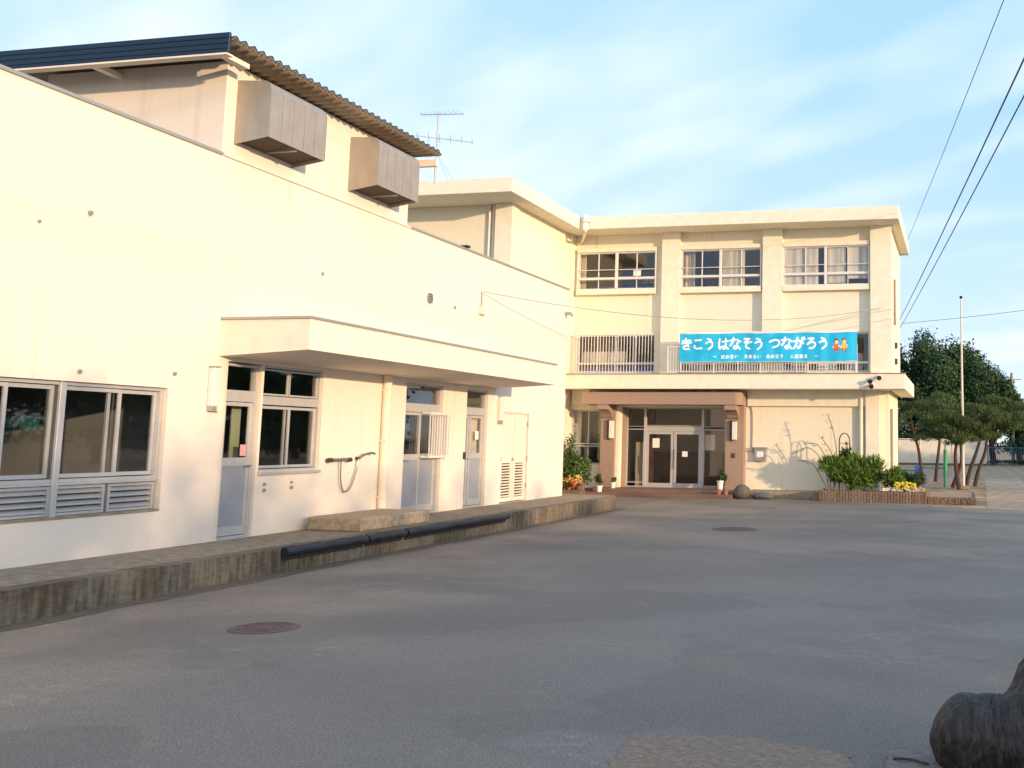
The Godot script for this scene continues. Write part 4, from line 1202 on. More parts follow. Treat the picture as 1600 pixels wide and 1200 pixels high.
func build_roof_things() -> void:
	var x := -19.2
	var z := -34.0
	var t := thing("antenna", "thin television aerial with two crossed booms on the flat roof", "antenna", Vector3(x, 10.2, z))
	tube(t, "mast", [Vector3(x, 10.2, z), Vector3(x, 14.25, z)], 0.024, M.galv, 6)
	tube(t, "boom", [Vector3(x - 0.7, 14.13, z + 0.1), Vector3(x + 0.95, 14.16, z - 0.2)], 0.016, M.galv, 5)
	for k in 9:
		var bxp := x - 0.62 + k * 0.19
		tube(t, "element", [Vector3(bxp, 14.16, z - 0.28), Vector3(bxp, 14.16, z + 0.28)], 0.009, M.galv, 4)
	tube(t, "boom", [Vector3(x - 0.6, 13.18, z + 0.5), Vector3(x + 1.25, 13.12, z - 0.5)], 0.016, M.galv, 5)
	for k in 6:
		var u := k / 5.0
		var c := Vector3(lerpf(x - 0.55, x + 1.2, u), 13.16, lerpf(z + 0.46, z - 0.46, u))
		var l := 0.75 - 0.07 * k
		tube(t, "element", [c - Vector3(0.45, 0.05, 0.85) * l * 0.8, c + Vector3(0.45, 0.05, 0.85) * l * 0.8], 0.009, M.galv, 4)
	for e in [Vector3(2.6, 0, 2.6), Vector3(-2.4, 0, 2.0), Vector3(0, 0, -3)]:
		tube(t, "guy_wire", [Vector3(x, 12.6, z), Vector3(x, 10.21, z) + e], 0.008, M.galv, 4)
	# cable from the kitchen to the school corner
	var pts := []
	var a := Vector3(-11.17, 5.48, -22.33)
	var b2 := Vector3(-2.75, 6.72, -35.93)
	for k in 17:
		var u2 := k / 16.0
		pts.append(a.lerp(b2, u2) - Vector3(0, 0.55 * 4.0 * u2 * (1.0 - u2), 0))
	tag(tube(self, "cable", pts, 0.011, M.galv, 5), "thin sagging cable from low kitchen wall to school corner", "cable")

# ------------------------------------------------------------------ plants
func foliage(blobs: Array, n: int, leaf: float, cols: Array, sd: int, up_bias := 0.3, slim := 0.5) -> ArrayMesh:
	# n small leaves spread through ellipsoids; each its own tilt and one of the plant's leaf colours
	var r := RandomNumberGenerator.new()
	r.seed = sd
	var vs := PackedVector3Array()
	var ns := PackedVector3Array()
	var cs := PackedColorArray()
	var tot := 0.0
	for b in blobs: tot += pow(b[1].x * b[1].y * b[1].z, 0.667)
	for b in blobs:
		var cnt := int(n * pow(b[1].x * b[1].y * b[1].z, 0.667) / tot)
		for i in cnt:
			var d := Vector3(r.randfn(), r.randfn(), r.randfn()).normalized()
			var rad := pow(r.randf(), 0.45) * (1.0 + 0.14 * r.randfn())
			var p: Vector3 = b[0] + d * rad * b[1]
			var nn := (d + Vector3(r.randfn(), r.randfn() + up_bias, r.randfn()) * 0.6).normalized()
			var t := nn.cross(Vector3(r.randfn(), r.randfn(), r.randfn())).normalized()
			if slim < 0.25:
				t = (d * 0.8 + Vector3(r.randfn() * 0.45, 0.7 + r.randfn() * 0.45, r.randfn() * 0.45)).normalized()
				nn = t.cross(Vector3(r.randfn(), r.randfn(), r.randfn())).normalized()
				if nn.dot(d) < 0.0: nn = -nn
			var u := nn.cross(t)
			var l := leaf * r.randf_range(0.6, 1.3)
			var c0: Color = cols[r.randi() % cols.size()]
			var c := Color(c0.r, c0.g, c0.b) * r.randf_range(0.8, 1.2)
			var q := [p - t * l, p - u * l * slim, p + t * l, p + u * l * slim]
			for j in [0, 2, 1, 0, 3, 2]:
				vs.append(q[j])
				ns.append(nn)
				cs.append(c)
	var arr := []
	arr.resize(Mesh.ARRAY_MAX)
	arr[Mesh.ARRAY_VERTEX] = vs
	arr[Mesh.ARRAY_NORMAL] = ns
	arr[Mesh.ARRAY_COLOR] = cs
	var m := ArrayMesh.new()
	m.add_surface_from_arrays(Mesh.PRIMITIVE_TRIANGLES, arr)
	return m

func blobs_around(c: Vector3, r: Vector3, n: int, sd: int, size := 0.45) -> Array:
	var g := RandomNumberGenerator.new()
	g.seed = sd
	var out := []
	for i in n:
		var d := Vector3(g.randfn(), g.randfn() * 0.8, g.randfn()).normalized() * pow(g.randf(), 0.4)
		var s := size * g.randf_range(0.65, 1.2)
		out.append([c + d * r * (1.0 - size * 0.7), r * s])
	return out

const GREEN := [Color(0.045, 0.11, 0.02), Color(0.07, 0.14, 0.025), Color(0.035, 0.08, 0.018), Color(0.10, 0.17, 0.03)]
const LIME := [Color(0.08, 0.16, 0.016), Color(0.12, 0.22, 0.022), Color(0.05, 0.11, 0.014), Color(0.17, 0.25, 0.03)]
const DARK := [Color(0.022, 0.058, 0.014), Color(0.032, 0.075, 0.018), Color(0.018, 0.045, 0.012), Color(0.045, 0.09, 0.02)]
const PINE := [Color(0.045, 0.085, 0.02), Color(0.07, 0.115, 0.026), Color(0.03, 0.06, 0.016), Color(0.10, 0.14, 0.032)]

func shrub(called: String, label: String, at: Vector3, r: Vector3, n: int, leaf: float, cols: Array, sd: int, group := "", slim := 0.4) -> Node3D:
	var t := thing(called, label, "plant", at, group)
	var c := at + Vector3(0, r.y * 1.05, 0)
	var st := SurfaceTool.new()
	st.begin(Mesh.PRIMITIVE_TRIANGLES)
	var g := RandomNumberGenerator.new()
	g.seed = sd
	for k in 9:
		var e: Vector3 = Vector3(g.randf_range(-0.7, 0.7) * r.x, r.y * g.randf_range(1.0, 1.7), g.randf_range(-0.7, 0.7) * r.z)
		tube_into(st, smooth_line([Vector3(e.x * 0.1, 0, e.z * 0.1), Vector3(e.x * 0.4, e.y * 0.5, e.z * 0.4), e], 3), 0.012, 5)
	put(t, "stem", st.commit(), M.bark, at)
	put(t, "foliage", foliage(blobs_around(c, r, 16, sd, 0.42), n, leaf, cols, sd + 1, 0.5, slim), M.leaf)
	t.get_node("foliage").position = -at
	return t

func flowers(parent: Node, called: String, at: Vector3, r: Vector3, n: int, petal: float, col: Color, sd: int) -> void:
	var g := RandomNumberGenerator.new()
	g.seed = sd
	var st := SurfaceTool.new()
	st.begin(Mesh.PRIMITIVE_TRIANGLES)
	for i in n:
		var p := Vector3(g.randf_range(-1, 1) * r.x, g.randf_range(-1, 1) * r.y, g.randf_range(-1, 1) * r.z)
		var nn := Vector3(g.randfn() * 0.4, 0.7, 0.8 + g.randfn() * 0.3).normalized()
		var u := nn.cross(Vector3.UP).normalized()
		var v := nn.cross(u)
		for k in 5:
			var a := TAU * k / 5.0
			var d1 := u * cos(a) + v * sin(a)
			var d2 := u * cos(a + 0.9) + v * sin(a + 0.9)
			tri3(st, p, p + d1 * petal + nn * petal * 0.3, p + d2 * petal + nn * petal * 0.3, nn)
	var m := mat(lin(col.r, col.g, col.b), 0.8)
	m.cull_mode = BaseMaterial3D.CULL_DISABLED
	var o := put(parent, called, st.commit(), m, at)
	o.set_meta("kind", "stuff")

func pot(at: Vector3, r: float, h: float, m: Material, label: String, called := "flower_pot") -> Node3D:
	var t := thing(called, label, "pot", at)
	var st := SurfaceTool.new()
	st.begin(Mesh.PRIMITIVE_TRIANGLES)
	tube_into(st, [Vector3(0, 0, 0), Vector3(0, h * 0.85, 0), Vector3(0, h * 0.86, 0), Vector3(0, h, 0)], [r * 0.7, r * 0.95, r * 1.05, r * 1.08], 16)
	put(t, "vessel", st.commit(), m, at)
	return t

func build_entrance_plants() -> void:
	# the group beside the left brown column
	var tall := shrub("tall_potted_plant", "tall airy green plant before the window beside brown column", Vector3(-13.95, 0.02, -34.9), Vector3(0.36, 1.35, 0.3), 900, 0.07, GREEN, 901, "", 0.35)
	tall.set_meta("category", "plant")
	shrub("leafy_bush", "broad green bush behind the red and yellow flowers", Vector3(-13.45, 0.0, -34.75), Vector3(0.68, 0.82, 0.45), 2600, 0.065, GREEN, 911)
	var b := thing("flower_box", "flower box of red and yellow blooms by kitchen corner", "flower box", Vector3(-13.55, 0.0, -34.0))
	bx(b, "box", Vector3(-14.2, 0.0, -34.25), Vector3(-12.95, 0.22, -33.75), M.soil, 0.02)
	put(b, "foliage", foliage(blobs_around(Vector3(-13.55, 0.40, -34.0), Vector3(0.68, 0.26, 0.25), 14, 921, 0.4), 800, 0.05, GREEN, 922), M.leaf)
	b.get_node("foliage").position = -gpos(b)
	flowers(b, "yellow_flowers", Vector3(-13.45, 0.55, -33.85), Vector3(0.5, 0.16, 0.12), 45, 0.045, Color(0.75, 0.50, 0.05), 931)
	flowers(b, "red_flowers", Vector3(-13.4, 0.45, -33.8), Vector3(0.55, 0.17, 0.12), 50, 0.045, Color(0.45, 0.03, 0.05), 932)
	flowers(b, "pink_flowers", Vector3(-13.9, 0.48, -33.8), Vector3(0.25, 0.2, 0.1), 25, 0.045, Color(0.75, 0.45, 0.40), 933)
	var p1 := pot(Vector3(-12.62, 0.131, -34.72), 0.11, 0.22, M.white, "white flower pot with dark leafy plant by left column")
	put(p1, "foliage", foliage(blobs_around(Vector3(-12.62, 0.55, -34.72), Vector3(0.17, 0.24, 0.16), 8, 941, 0.5), 260, 0.05, DARK, 942), M.leaf).position = -gpos(p1)
	var p2 := pot(Vector3(-12.35, 0.241, -35.4), 0.10, 0.20, M.paper, "small pale pot at the foot of cream door jamb")
	put(p2, "foliage", foliage(blobs_around(Vector3(-12.35, 0.52, -35.4), Vector3(0.15, 0.12, 0.14), 6, 951, 0.5), 120, 0.045, GREEN, 952), M.leaf).position = -gpos(p2)
	var p3 := pot(Vector3(-8.42, 0.241, -35.65), 0.12, 0.34, M.white, "white pot with green plant right of the glass doors")
	put(p3, "foliage", foliage(blobs_around(Vector3(-8.34, 0.72, -35.7), Vector3(0.24, 0.34, 0.2), 9, 961, 0.45), 340, 0.055, DARK, 962), M.leaf).position = -gpos(p3)
	var terra := mat(lin(0.42, 0.14, 0.08), 0.85)
	pot(Vector3(-8.25, 0.131, -34.72), 0.10, 0.18, terra, "terracotta pot on lower entrance step, nearer the doors")
	pot(Vector3(-8.0, 0.131, -34.72), 0.09, 0.15, terra, "terracotta pot on lower entrance step, nearer the grey stone")
	# frog-like garden stone and a flat stone
	rock("garden_stone", "round grey garden stone on asphalt beside entrance step", Vector3(-7.45, 0, -34.85), Vector3(0.30, 0.27, 0.28), 5, lin(0.20, 0.18, 0.155))
	rock("garden_stone", "low flat bluish stone right of the round stone", Vector3(-6.75, 0, -34.95), Vector3(0.36, 0.13, 0.2), 6, lin(0.20, 0.24, 0.24))

func rock(called: String, label: String, at: Vector3, r: Vector3, sd: int, c: Color) -> void:
	var n := noise(sd, 1.6, 4)
	var st := SurfaceTool.new()
	st.begin(Mesh.PRIMITIVE_TRIANGLES)
	var pt := func(i: int, k: int) -> Vector3:
		var th := PI * i / 12.0
		var ph := TAU * (k % 18) / 18.0
		var d := Vector3(sin(th) * cos(ph), cos(th), sin(th) * sin(ph))
		var p := d * (1.0 + 0.22 * n.get_noise_3dv(d * 1.6)) * r
		p.y = maxf(p.y + r.y * 0.8, 0.0)
		return p
	for i in 12:
		for k in 18:
			st.set_smooth_group(1)
			for e in [[i, k], [i, k + 1], [i + 1, k + 1], [i, k], [i + 1, k + 1], [i + 1, k]]: st.add_vertex(pt.call(e[0], e[1]))
	st.generate_normals()
	tag(put(self, called, st.commit(), tri(mat(c, 0.9), grain_tex(128, sd + 600, 0.06, Color(0.6, 0.6, 0.6), Color.WHITE, 1.4), 0.4), at), label, "stone")

func build_flower_bed() -> void:
	var b := thing("flower_bed", "raised brown flower bed edged with upright wooden stakes", "flower bed", Vector3(-2.95, 0, -34.9))
	var wood := [tri(mat(lin(0.31, 0.235, 0.18), 0.95), M.bark.albedo_texture, 0.6), tri(mat(lin(0.35, 0.27, 0.205), 0.95), M.bark.albedo_texture, 0.6), tri(mat(lin(0.27, 0.20, 0.15), 0.95), M.bark.albedo_texture, 0.6)]
	bx(b, "soil", Vector3(-4.66, 0.0, -35.70), Vector3(-1.2, 0.34, -34.40), M.soil)
	var g := RandomNumberGenerator.new()
	g.seed = 33
	for k in 36:
		var x := -4.70 + k * 0.099
		bx(b, "stake", Vector3(x, -0.02, -34.385), Vector3(x + 0.092, 0.385 + g.randf_range(-0.015, 0.02), -34.30), wood[g.randi() % 3], 0.012)
	for k in 13:
		for s in 2:
			var z := -34.45 - k * 0.1
			var xx := -4.72 if s == 0 else -1.19
			bx(b, "stake", Vector3(xx, -0.02, z - 0.092), Vector3(xx + 0.05, 0.38 + g.randf_range(-0.015, 0.02), z), wood[g.randi() % 3], 0.012)
	shrub("garden_shrub", "largest feathery green shrub in the stake-edged flower bed", Vector3(-3.72, 0.34, -35.15), Vector3(1.16, 0.72, 0.48), 11000, 0.095, LIME, 1001, "", 0.2)
	shrub("garden_shrub", "darker small shrub right of the largest shrub in flower bed", Vector3(-2.35, 0.34, -34.95), Vector3(0.50, 0.48, 0.42), 3600, 0.075, LIME, 1011, "", 0.22)
	shrub("garden_shrub", "dark green low shrub at the end of the flower bed", Vector3(-1.62, 0.34, -35.15), Vector3(0.50, 0.40, 0.4), 2800, 0.055, DARK, 1021, "", 0.3)
	var f := thing("flower_clump", "clump of yellow and pale flowers at front of bed", "flowers", Vector3(-1.95, 0.34, -34.62))
	put(f, "foliage", foliage(blobs_around(Vector3(-1.9, 0.44, -34.62), Vector3(0.6, 0.14, 0.16), 10, 1031, 0.4), 420, 0.045, LIME, 1032), M.leaf).position = -gpos(f)
	flowers(f, "yellow_flowers", Vector3(-1.85, 0.56, -34.52), Vector3(0.35, 0.12, 0.12), 70, 0.045, Color(0.72, 0.55, 0.05), 1041)
	flowers(f, "orange_flowers", Vector3(-1.75, 0.46, -34.48), Vector3(0.55, 0.08, 0.08), 45, 0.04, Color(0.62, 0.32, 0.16), 1042)
	flowers(f, "white_flowers", Vector3(-1.9, 0.44, -34.45), Vector3(0.62, 0.06, 0.06), 30, 0.04, Color(0.72, 0.62, 0.55), 1043)
	# iron arch with a climber, and the bare canes beside it
	var t := thing("arch_trellis", "slender dark arched trellis with climber above the large shrub", "trellis", Vector3(-3.95, 0.34, -35.15))
	for e in [0.0, 0.12]:
		var arc := []
		arc.append(Vector3(-4.12, 0.34, -35.15 - e))
		arc.append(Vector3(-4.12, 2.0, -35.15 - e))
		for k in 9:
			var a := PI * k / 8.0
			arc.append(Vector3(-3.94 - 0.18 * cos(a), 2.02 + 0.28 * sin(a), -35.15 - e))
		arc.append(Vector3(-3.76, 2.0, -35.15 - e))
		arc.append(Vector3(-3.76, 0.34, -35.15 - e))
		tube(t, "hoop", arc, 0.014, M.black, 5)
	for k in 5:
		bx(t, "rung", Vector3(-4.11, 0.9 + k * 0.26, -35.155), Vector3(-3.77, 0.915 + k * 0.26, -35.14), M.black)
	put(t, "climber", foliage(blobs_around(Vector3(-3.9, 1.5, -35.12), Vector3(0.26, 0.62, 0.12), 12, 1051, 0.3), 360, 0.055, DARK, 1052), M.leaf).position = -gpos(t)
	var r := thing("rose_bush", "bare arching rose canes in front of blank cream wall", "plant", Vector3(-4.4, 0.34, -35.2))
	var canes := [[Vector3(-4.45, 0.34, -35.2), Vector3(-4.7, 1.3, -35.2), Vector3(-5.2, 1.78, -35.25), Vector3(-5.75, 1.55, -35.2)], [Vector3(-4.4, 0.34, -35.2), Vector3(-4.5, 1.2, -35.25), Vector3(-4.85, 1.85, -35.3), Vector3(-5.3, 1.95, -35.3)], [Vector3(-4.3, 0.34, -35.2), Vector3(-4.2, 1.4, -35.2), Vector3(-4.32, 2.3, -35.25), Vector3(-4.52, 2.9, -35.25)], [Vector3(-4.5, 0.34, -35.15), Vector3(-5.0, 1.2, -35.1), Vector3(-5.5, 1.35, -35.05)], [Vector3(-4.3, 0.34, -35.2), Vector3(-4.35, 1.5, -35.2), Vector3(-4.75, 2.15, -35.2)]]
	for c in canes: tube(r, "cane", smooth_line(c, 6), 0.012, M.bark, 5)
	var bl := []
	for c in canes:
		for k in 3: bl.append([c[c.size() - 1].lerp(c[c.size() - 2], k * 0.35), Vector3(0.16, 0.07, 0.1)])
	put(r, "foliage", foliage(bl, 170, 0.035, [Color(0.25, 0.24, 0.12), Color(0.32, 0.27, 0.17)], 1061), M.leaf).position = -gpos(r)

func build_covers() -> void:
	var spec := [[Vector3(-7.13, 0, -9.6), 0.33, "rusty round manhole cover in the asphalt nearest the kerb"], [Vector3(-5.05, 0, -22.9), 0.5, "larger grey manhole cover in asphalt facing the entrance"]]
	for s in spec:
		var t := thing("manhole_cover", s[2], "manhole cover", s[0], "manhole covers")
		tube(t, "rim", [s[0] - Vector3(0, 0.03, 0), s[0] + Vector3(0, 0.005, 0)], s[1] * 1.07, M.cover, 36)
		tube(t, "lid", [s[0] - Vector3(0, 0.02, 0), s[0] + Vector3(0, 0.010, 0)], s[1], M.cover, 36)
		for k in 3:
			var rr: float = s[1] * (0.3 + 0.24 * k)
			var ring := []
			for a in 25: ring.append(s[0] + Vector3(cos(TAU * a / 24.0) * rr, 0.011, sin(TAU * a / 24.0) * rr))
			tube(t, "raised_ring", ring, 0.008, M.cover, 4)
		for k in 8:
			var a2 := TAU * k / 8.0
			tube(t, "raised_rib", [s[0] + Vector3(cos(a2) * s[1] * 0.35, 0.011, sin(a2) * s[1] * 0.35), s[0] + Vector3(cos(a2) * s[1] * 0.92, 0.011, sin(a2) * s[1] * 0.92)], 0.007, M.cover, 4)

func build_stump() -> void:
	# gnarled, polished root of an old tree lying at the edge of the frame
	var n := noise(700, 1.5, 4)
	var rid := noise(701, 2.2, 3)
	rid.fractal_type = FastNoiseLite.FRACTAL_RIDGED
	var lobes := [[Vector3(0.10, 0.17, 0.0), Vector3(0.25, 0.27, 0.26)], [Vector3(0.42, 0.19, -0.03), Vector3(0.36, 0.25, 0.27)], [Vector3(0.58, 0.29, -0.10), Vector3(0.24, 0.46, 0.28)], [Vector3(1.10, 0.24, -0.05), Vector3(0.40, 0.36, 0.34)]]
	var field := func(p: Vector3) -> float:
		var d := 9.0
		for l in lobes:
			var q: Vector3 = (p - l[0]) / l[1]
			var e: float = (q.length() - 1.0) * 0.26
			var h := clampf(0.5 + 0.5 * (d - e) / 0.11, 0.0, 1.0)
			d = lerpf(d, e, h) - 0.11 * h * (1.0 - h)
		return d + 0.024 * n.get_noise_3dv(p * 1.8) + 0.018 * rid.get_noise_3d(p.x * 1.6, p.y * 0.8, p.z * 1.6)
	var mesh := surface_nets(field, Vector3(-0.25, -0.03, -0.45), Vector3(1.65, 0.78, 0.40), 0.022)
	var m := mat(lin(0.062, 0.047, 0.038), 0.62)
	m.heightmap_enabled = true
	m.heightmap_texture = grain_tex(256, 703, 0.05, Color.BLACK, Color.WHITE, 1.6, Vector2(1, 0.25))
	m.heightmap_scale = 2.6
	tri(m, grain_tex(256, 702, 0.03, Color(0.45, 0.40, 0.38), Color(1, 1, 1), 1.6, Vector2(1, 0.3)), 0.5)
	var at := Vector3(-0.06, 0.0, -6.62)
	var t := thing("tree_stump", "dark gnarled polished tree stump lying at the asphalt edge", "stump", at)
	put(t, "root_wood", mesh, m, at + Vector3(0, 0.045, 0))
	bx(t, "stone_base", at + Vector3(-0.42, 0.0, -0.28), at + Vector3(1.7, 0.05, 0.9), M.slab_grey, 0.01)
	var s := tube(self, "fallen_stick", smooth_line([Vector3(-0.44, 0.058, -6.62), Vector3(-0.34, 0.066, -6.60), Vector3(-0.22, 0.058, -6.56)], 4), 0.008, M.bark, 6)
	tag(s, "short dark stick lying on pale base beside stump", "stick")
	var st := SurfaceTool.new()
	st.begin(Mesh.PRIMITIVE_TRIANGLES)
	var g := RandomNumberGenerator.new()
	g.seed = 88
	for i in 260:
		var p := Vector3(g.randf_range(-2.05, -0.8), 0.008, g.randf_range(-6.8, -4.6))
		var r := 0.004 + 0.014 * pow(g.randf(), 2.0)
		var o := []
		for k in 6: o.append(p + Vector3(cos(TAU * k / 6.0), 0, sin(TAU * k / 6.0)) * r * g.randf_range(0.7, 1.2))
		var top := p + Vector3(0, r * 0.7, 0)
		for k in 6:
			var q := [o[k], top, o[(k + 1) % 6]]
			var nn: Vector3 = -(q[1] - q[0]).cross(q[2] - q[0]).normalized()
			if nn.y < 0: nn = -nn
			tri3(st, q[0], q[1], q[2], nn)
	var pb := put(self, "pebbles", st.commit(), mat(lin(0.30, 0.235, 0.175), 0.95))
	pb.set_meta("kind", "stuff")
	tag(pb, "loose pale pebbles scattered on the bare patch", "pebbles")

func surface_nets(field: Callable, lo: Vector3, hi: Vector3, cell: float) -> ArrayMesh:
	var nx := int((hi.x - lo.x) / cell) + 1
	var ny := int((hi.y - lo.y) / cell) + 1
	var nz := int((hi.z - lo.z) / cell) + 1
	var v := PackedFloat32Array()
	v.resize(nx * ny * nz)
	for i in nx:
		for j in ny:
			for k in nz: v[(i * ny + j) * nz + k] = field.call(lo + Vector3(i, j, k) * cell)
	var id := {}
	var ps := []
	for i in nx - 1:
		for j in ny - 1:
			for k in nz - 1:
				var sum := Vector3.ZERO
				var cnt := 0
				for e in [[0, 0, 0, 1, 0, 0], [0, 1, 0, 1, 1, 0], [0, 0, 1, 1, 0, 1], [0, 1, 1, 1, 1, 1], [0, 0, 0, 0, 1, 0], [1, 0, 0, 1, 1, 0], [0, 0, 1, 0, 1, 1], [1, 0, 1, 1, 1, 1], [0, 0, 0, 0, 0, 1], [1, 0, 0, 1, 0, 1], [0, 1, 0, 0, 1, 1], [1, 1, 0, 1, 1, 1]]:
					var a: float = v[((i + e[0]) * ny + j + e[1]) * nz + k + e[2]]
					var b: float = v[((i + e[3]) * ny + j + e[4]) * nz + k + e[5]]
					if (a < 0.0) == (b < 0.0): continue
					var t := a / (a - b)
					sum += Vector3(i + lerpf(e[0], e[3], t), j + lerpf(e[1], e[4], t), k + lerpf(e[2], e[5], t))
					cnt += 1
				if cnt > 0:
					id[(i * ny + j) * nz + k] = ps.size()
					ps.append(lo + sum / cnt * cell)
	var st := SurfaceTool.new()
	st.begin(Mesh.PRIMITIVE_TRIANGLES)
	for p in ps:
		var e := 0.01
		var f0: float = field.call(p)
		st.set_normal(Vector3(field.call(p + Vector3(e, 0, 0)) - f0, field.call(p + Vector3(0, e, 0)) - f0, field.call(p + Vector3(0, 0, e)) - f0).normalized())
		st.add_vertex(p)
	var step := [ny * nz, nz, 1]
	for i in range(1, nx - 1):
		for j in range(1, ny - 1):
			for k in range(1, nz - 1):
				var c := (i * ny + j) * nz + k
				for ax in 3:
					var a: float = v[c]
					var b: float = v[c + step[ax]]
					if (a < 0.0) == (b < 0.0): continue
					var s1: int = step[(ax + 1) % 3]
					var s2: int = step[(ax + 2) % 3]
					var q := [c, c - s1, c - s1 - s2, c - s2]
					var ok := true
					for x in q: if not id.has(x): ok = false
					if not ok: continue
					var o := [0, 1, 2, 0, 2, 3] if b < 0.0 else [0, 2, 1, 0, 3, 2]
					for x in o: st.add_index(id[q[x]])
	return st.commit()

# ------------------------------------------------------------------ far side of the yard
func build_far_side() -> void:
	var w := thing("boundary_wall", "long pale boundary wall behind the pines", "wall", Vector3(-6, 0, -95))
	var pale := tri(mat(lin(0.76, 0.67, 0.54), 0.9), grain_tex(256, 801, 0.02, Color(0.93, 0.92, 0.90), Color.WHITE, 1.2), 4.0)
	for k in 9:
		bx(w, "panel", Vector3(-24.0 + k * 2.9, 0, -95.0), Vector3(-21.14 + k * 2.9, 2.25, -94.85), pale)
		bx(w, "post", Vector3(-21.138 + k * 2.9, 0, -95.05), Vector3(-21.102 + k * 2.9, 2.3, -94.8), pale)
	bx(w, "coping", Vector3(-24.0, 2.302, -95.08), Vector3(2.1, 2.38, -94.78), pale)
	var fm := mat(lin(0.06, 0.14, 0.22), 0.6)
	var f := thing("blue_fence", "blue metal bar fence at the end of the path", "fence", Vector3(6, 0, -97))
	for y in [0.12, 1.62]:
		bx(f, "rail", Vector3(2.3, y, -97.02), Vector3(24, y + 0.06, -96.97), fm)
	for k in 11: bx(f, "post", Vector3(2.3 + k * 2.15, 0, -97.05), Vector3(2.4 + k * 2.15, 1.75, -96.95), fm)
	for k in 140:
		var x := 2.45 + k * 0.153
		bx(f, "bar", Vector3(x, 0.181, -97.0), Vector3(x + 0.03, 1.619, -96.985), fm)
	var grs := shrub("low_hedge", "low dark hedge growing along the blue fence", Vector3(8, 0, -95.6), Vector3(6.5, 0.35, 0.6), 2500, 0.13, DARK, 811)
	grs.set_meta("category", "hedge")
	shrub("evergreen_thicket", "dark evergreen thicket rising directly behind the boundary wall", Vector3(-8.0, 0, -98.2), Vector3(10.5, 2.3, 1.3), 9000, 0.2, DARK, 821).set_meta("category", "thicket")
	shrub("evergreen_thicket", "dark thicket directly behind the blue bar fence", Vector3(13.0, 0, -99.4), Vector3(10.5, 1.9, 1.2), 9000, 0.2, DARK, 831).set_meta("category", "thicket")
	# a pale house beyond the fence
	var h := thing("pale_house", "pale house with grey roof beyond the blue fence", "house", Vector3(9, 0, -108))
	bx(h, "wall", Vector3(5.4, 0, -112), Vector3(13, 4.6, -106), pale)
	prism(h, "roof", [Vector2(4.8, 4.601), Vector2(13.6, 4.601), Vector2(9.2, 6.6)], 2, -112.6, -105.4, M.galv)
	for x in [6.3, 8.6, 11.0]:
		var wd := bx(h, "window", Vector3(x, 2.6, -105.999), Vector3(x + 1.1, 3.7, -105.95), M.alu_white)
		bx(wd, "pane", Vector3(x + 0.08, 2.68, -105.949), Vector3(x + 1.02, 3.62, -105.94), M.dark)
	# flagpole
	var fp := thing("flagpole", "tall thin white flagpole rising behind the pines", "flagpole", Vector3(0.06, 0, -46.2))
	tube(fp, "pole", [Vector3(0.06, 0, -46.2), Vector3(0.06, 3, -46.2), Vector3(0.06, 8.45, -46.2)], [0.075, 0.06, 0.035], mat(lin(0.62, 0.55, 0.47), 0.5), 10)
	put(fp, "finial", sphere_mesh(Vector3(0.07, 0.07, 0.07)), M.galv, Vector3(0.06, 8.5, -46.2))
	bx(fp, "base", Vector3(-0.18, 0, -46.45), Vector3(0.30, 0.16, -45.95), M.concrete, 0.02)
	# playground bars
	var green := mat(lin(0.03, 0.30, 0.13), 0.5)
	var teal := mat(lin(0.05, 0.17, 0.22), 0.5)
	var hb := thing("horizontal_bar", "low blue green exercise bar beside the tall green post", "exercise bar", Vector3(-1.6, 0, -48))
	for x in [-3.2, -2.0, -0.78]:
		tube(hb, "upright", [Vector3(x, 0, -48), Vector3(x, 0.95, -48)], 0.045, teal, 8)
	for e in [[-3.2, -2.0, 0.72], [-2.0, -0.78, 0.86]]:
		tube(hb, "bar", [Vector3(e[0], e[2], -48), Vector3(e[1], e[2], -48)], 0.03, teal, 8)
	bx(hb, "sleeve", Vector3(-2.12, 0.62, -48.1), Vector3(-1.88, 0.95, -47.9), M.blue, 0.03)
	var gp := thing("green_post", "thick green padded post standing left of the pine trunks", "post", Vector3(-0.72, 0, -47.0))
	tube(gp, "post", [Vector3(-0.72, 0, -47.0), Vector3(-0.72, 1.95, -47.0)], 0.035, green, 8)
	tube(gp, "padding", [Vector3(-0.72, 0.72, -47.0), Vector3(-0.72, 1.70, -47.0)], [0.09, 0.085], green, 10)
	# low earth kerb that ends the dirt strip
	bx(w, "footing", Vector3(-24, -0.01, -94.84), Vector3(2.1, 0.18, -94.6), M.soil)
	var db := thing("dirt_bed", "low raised dirt bed with brown edging beside the path", "bed", Vector3(-0.25, 0, -36))
	bx(db, "soil", Vector3(-1.11, -0.012, -39.0), Vector3(0.37, 0.20, -34.66), tri(mat(lin(0.44, 0.30, 0.19), 0.97), M.soil.albedo_texture, 1.6), 0.02)
	for k in 7:
		bx(db, "edging_board", Vector3(-1.12 + k * 0.215, -0.012, -34.655), Vector3(-0.915 + k * 0.215, 0.235, -34.58), M.edging, 0.012)
	for k in 12:
		bx(db, "edging_board", Vector3(0.375, -0.012, -34.60 - k * 0.37), Vector3(0.44, 0.23, -34.96 - k * 0.37), M.edging, 0.012)

func pole(at: Vector3, h: float, label: String, r := 0.15) -> Node3D:
	var t := thing("utility_pole", label, "pole", at)
	tube(t, "shaft", [at, at + Vector3(0, h, 0)], [r * 1.15, r * 0.8], M.concrete, 14)
	bx(t, "cross_arm", at + Vector3(-0.9, h - 0.7, -0.05), at + Vector3(0.9, h - 0.6, 0.05), M.galv)
	for x in [-0.8, -0.3, 0.3, 0.8]:
		tube(t, "insulator", [at + Vector3(x, h - 0.6, 0), at + Vector3(x, h - 0.42, 0)], 0.05, M.white, 8)
	return t

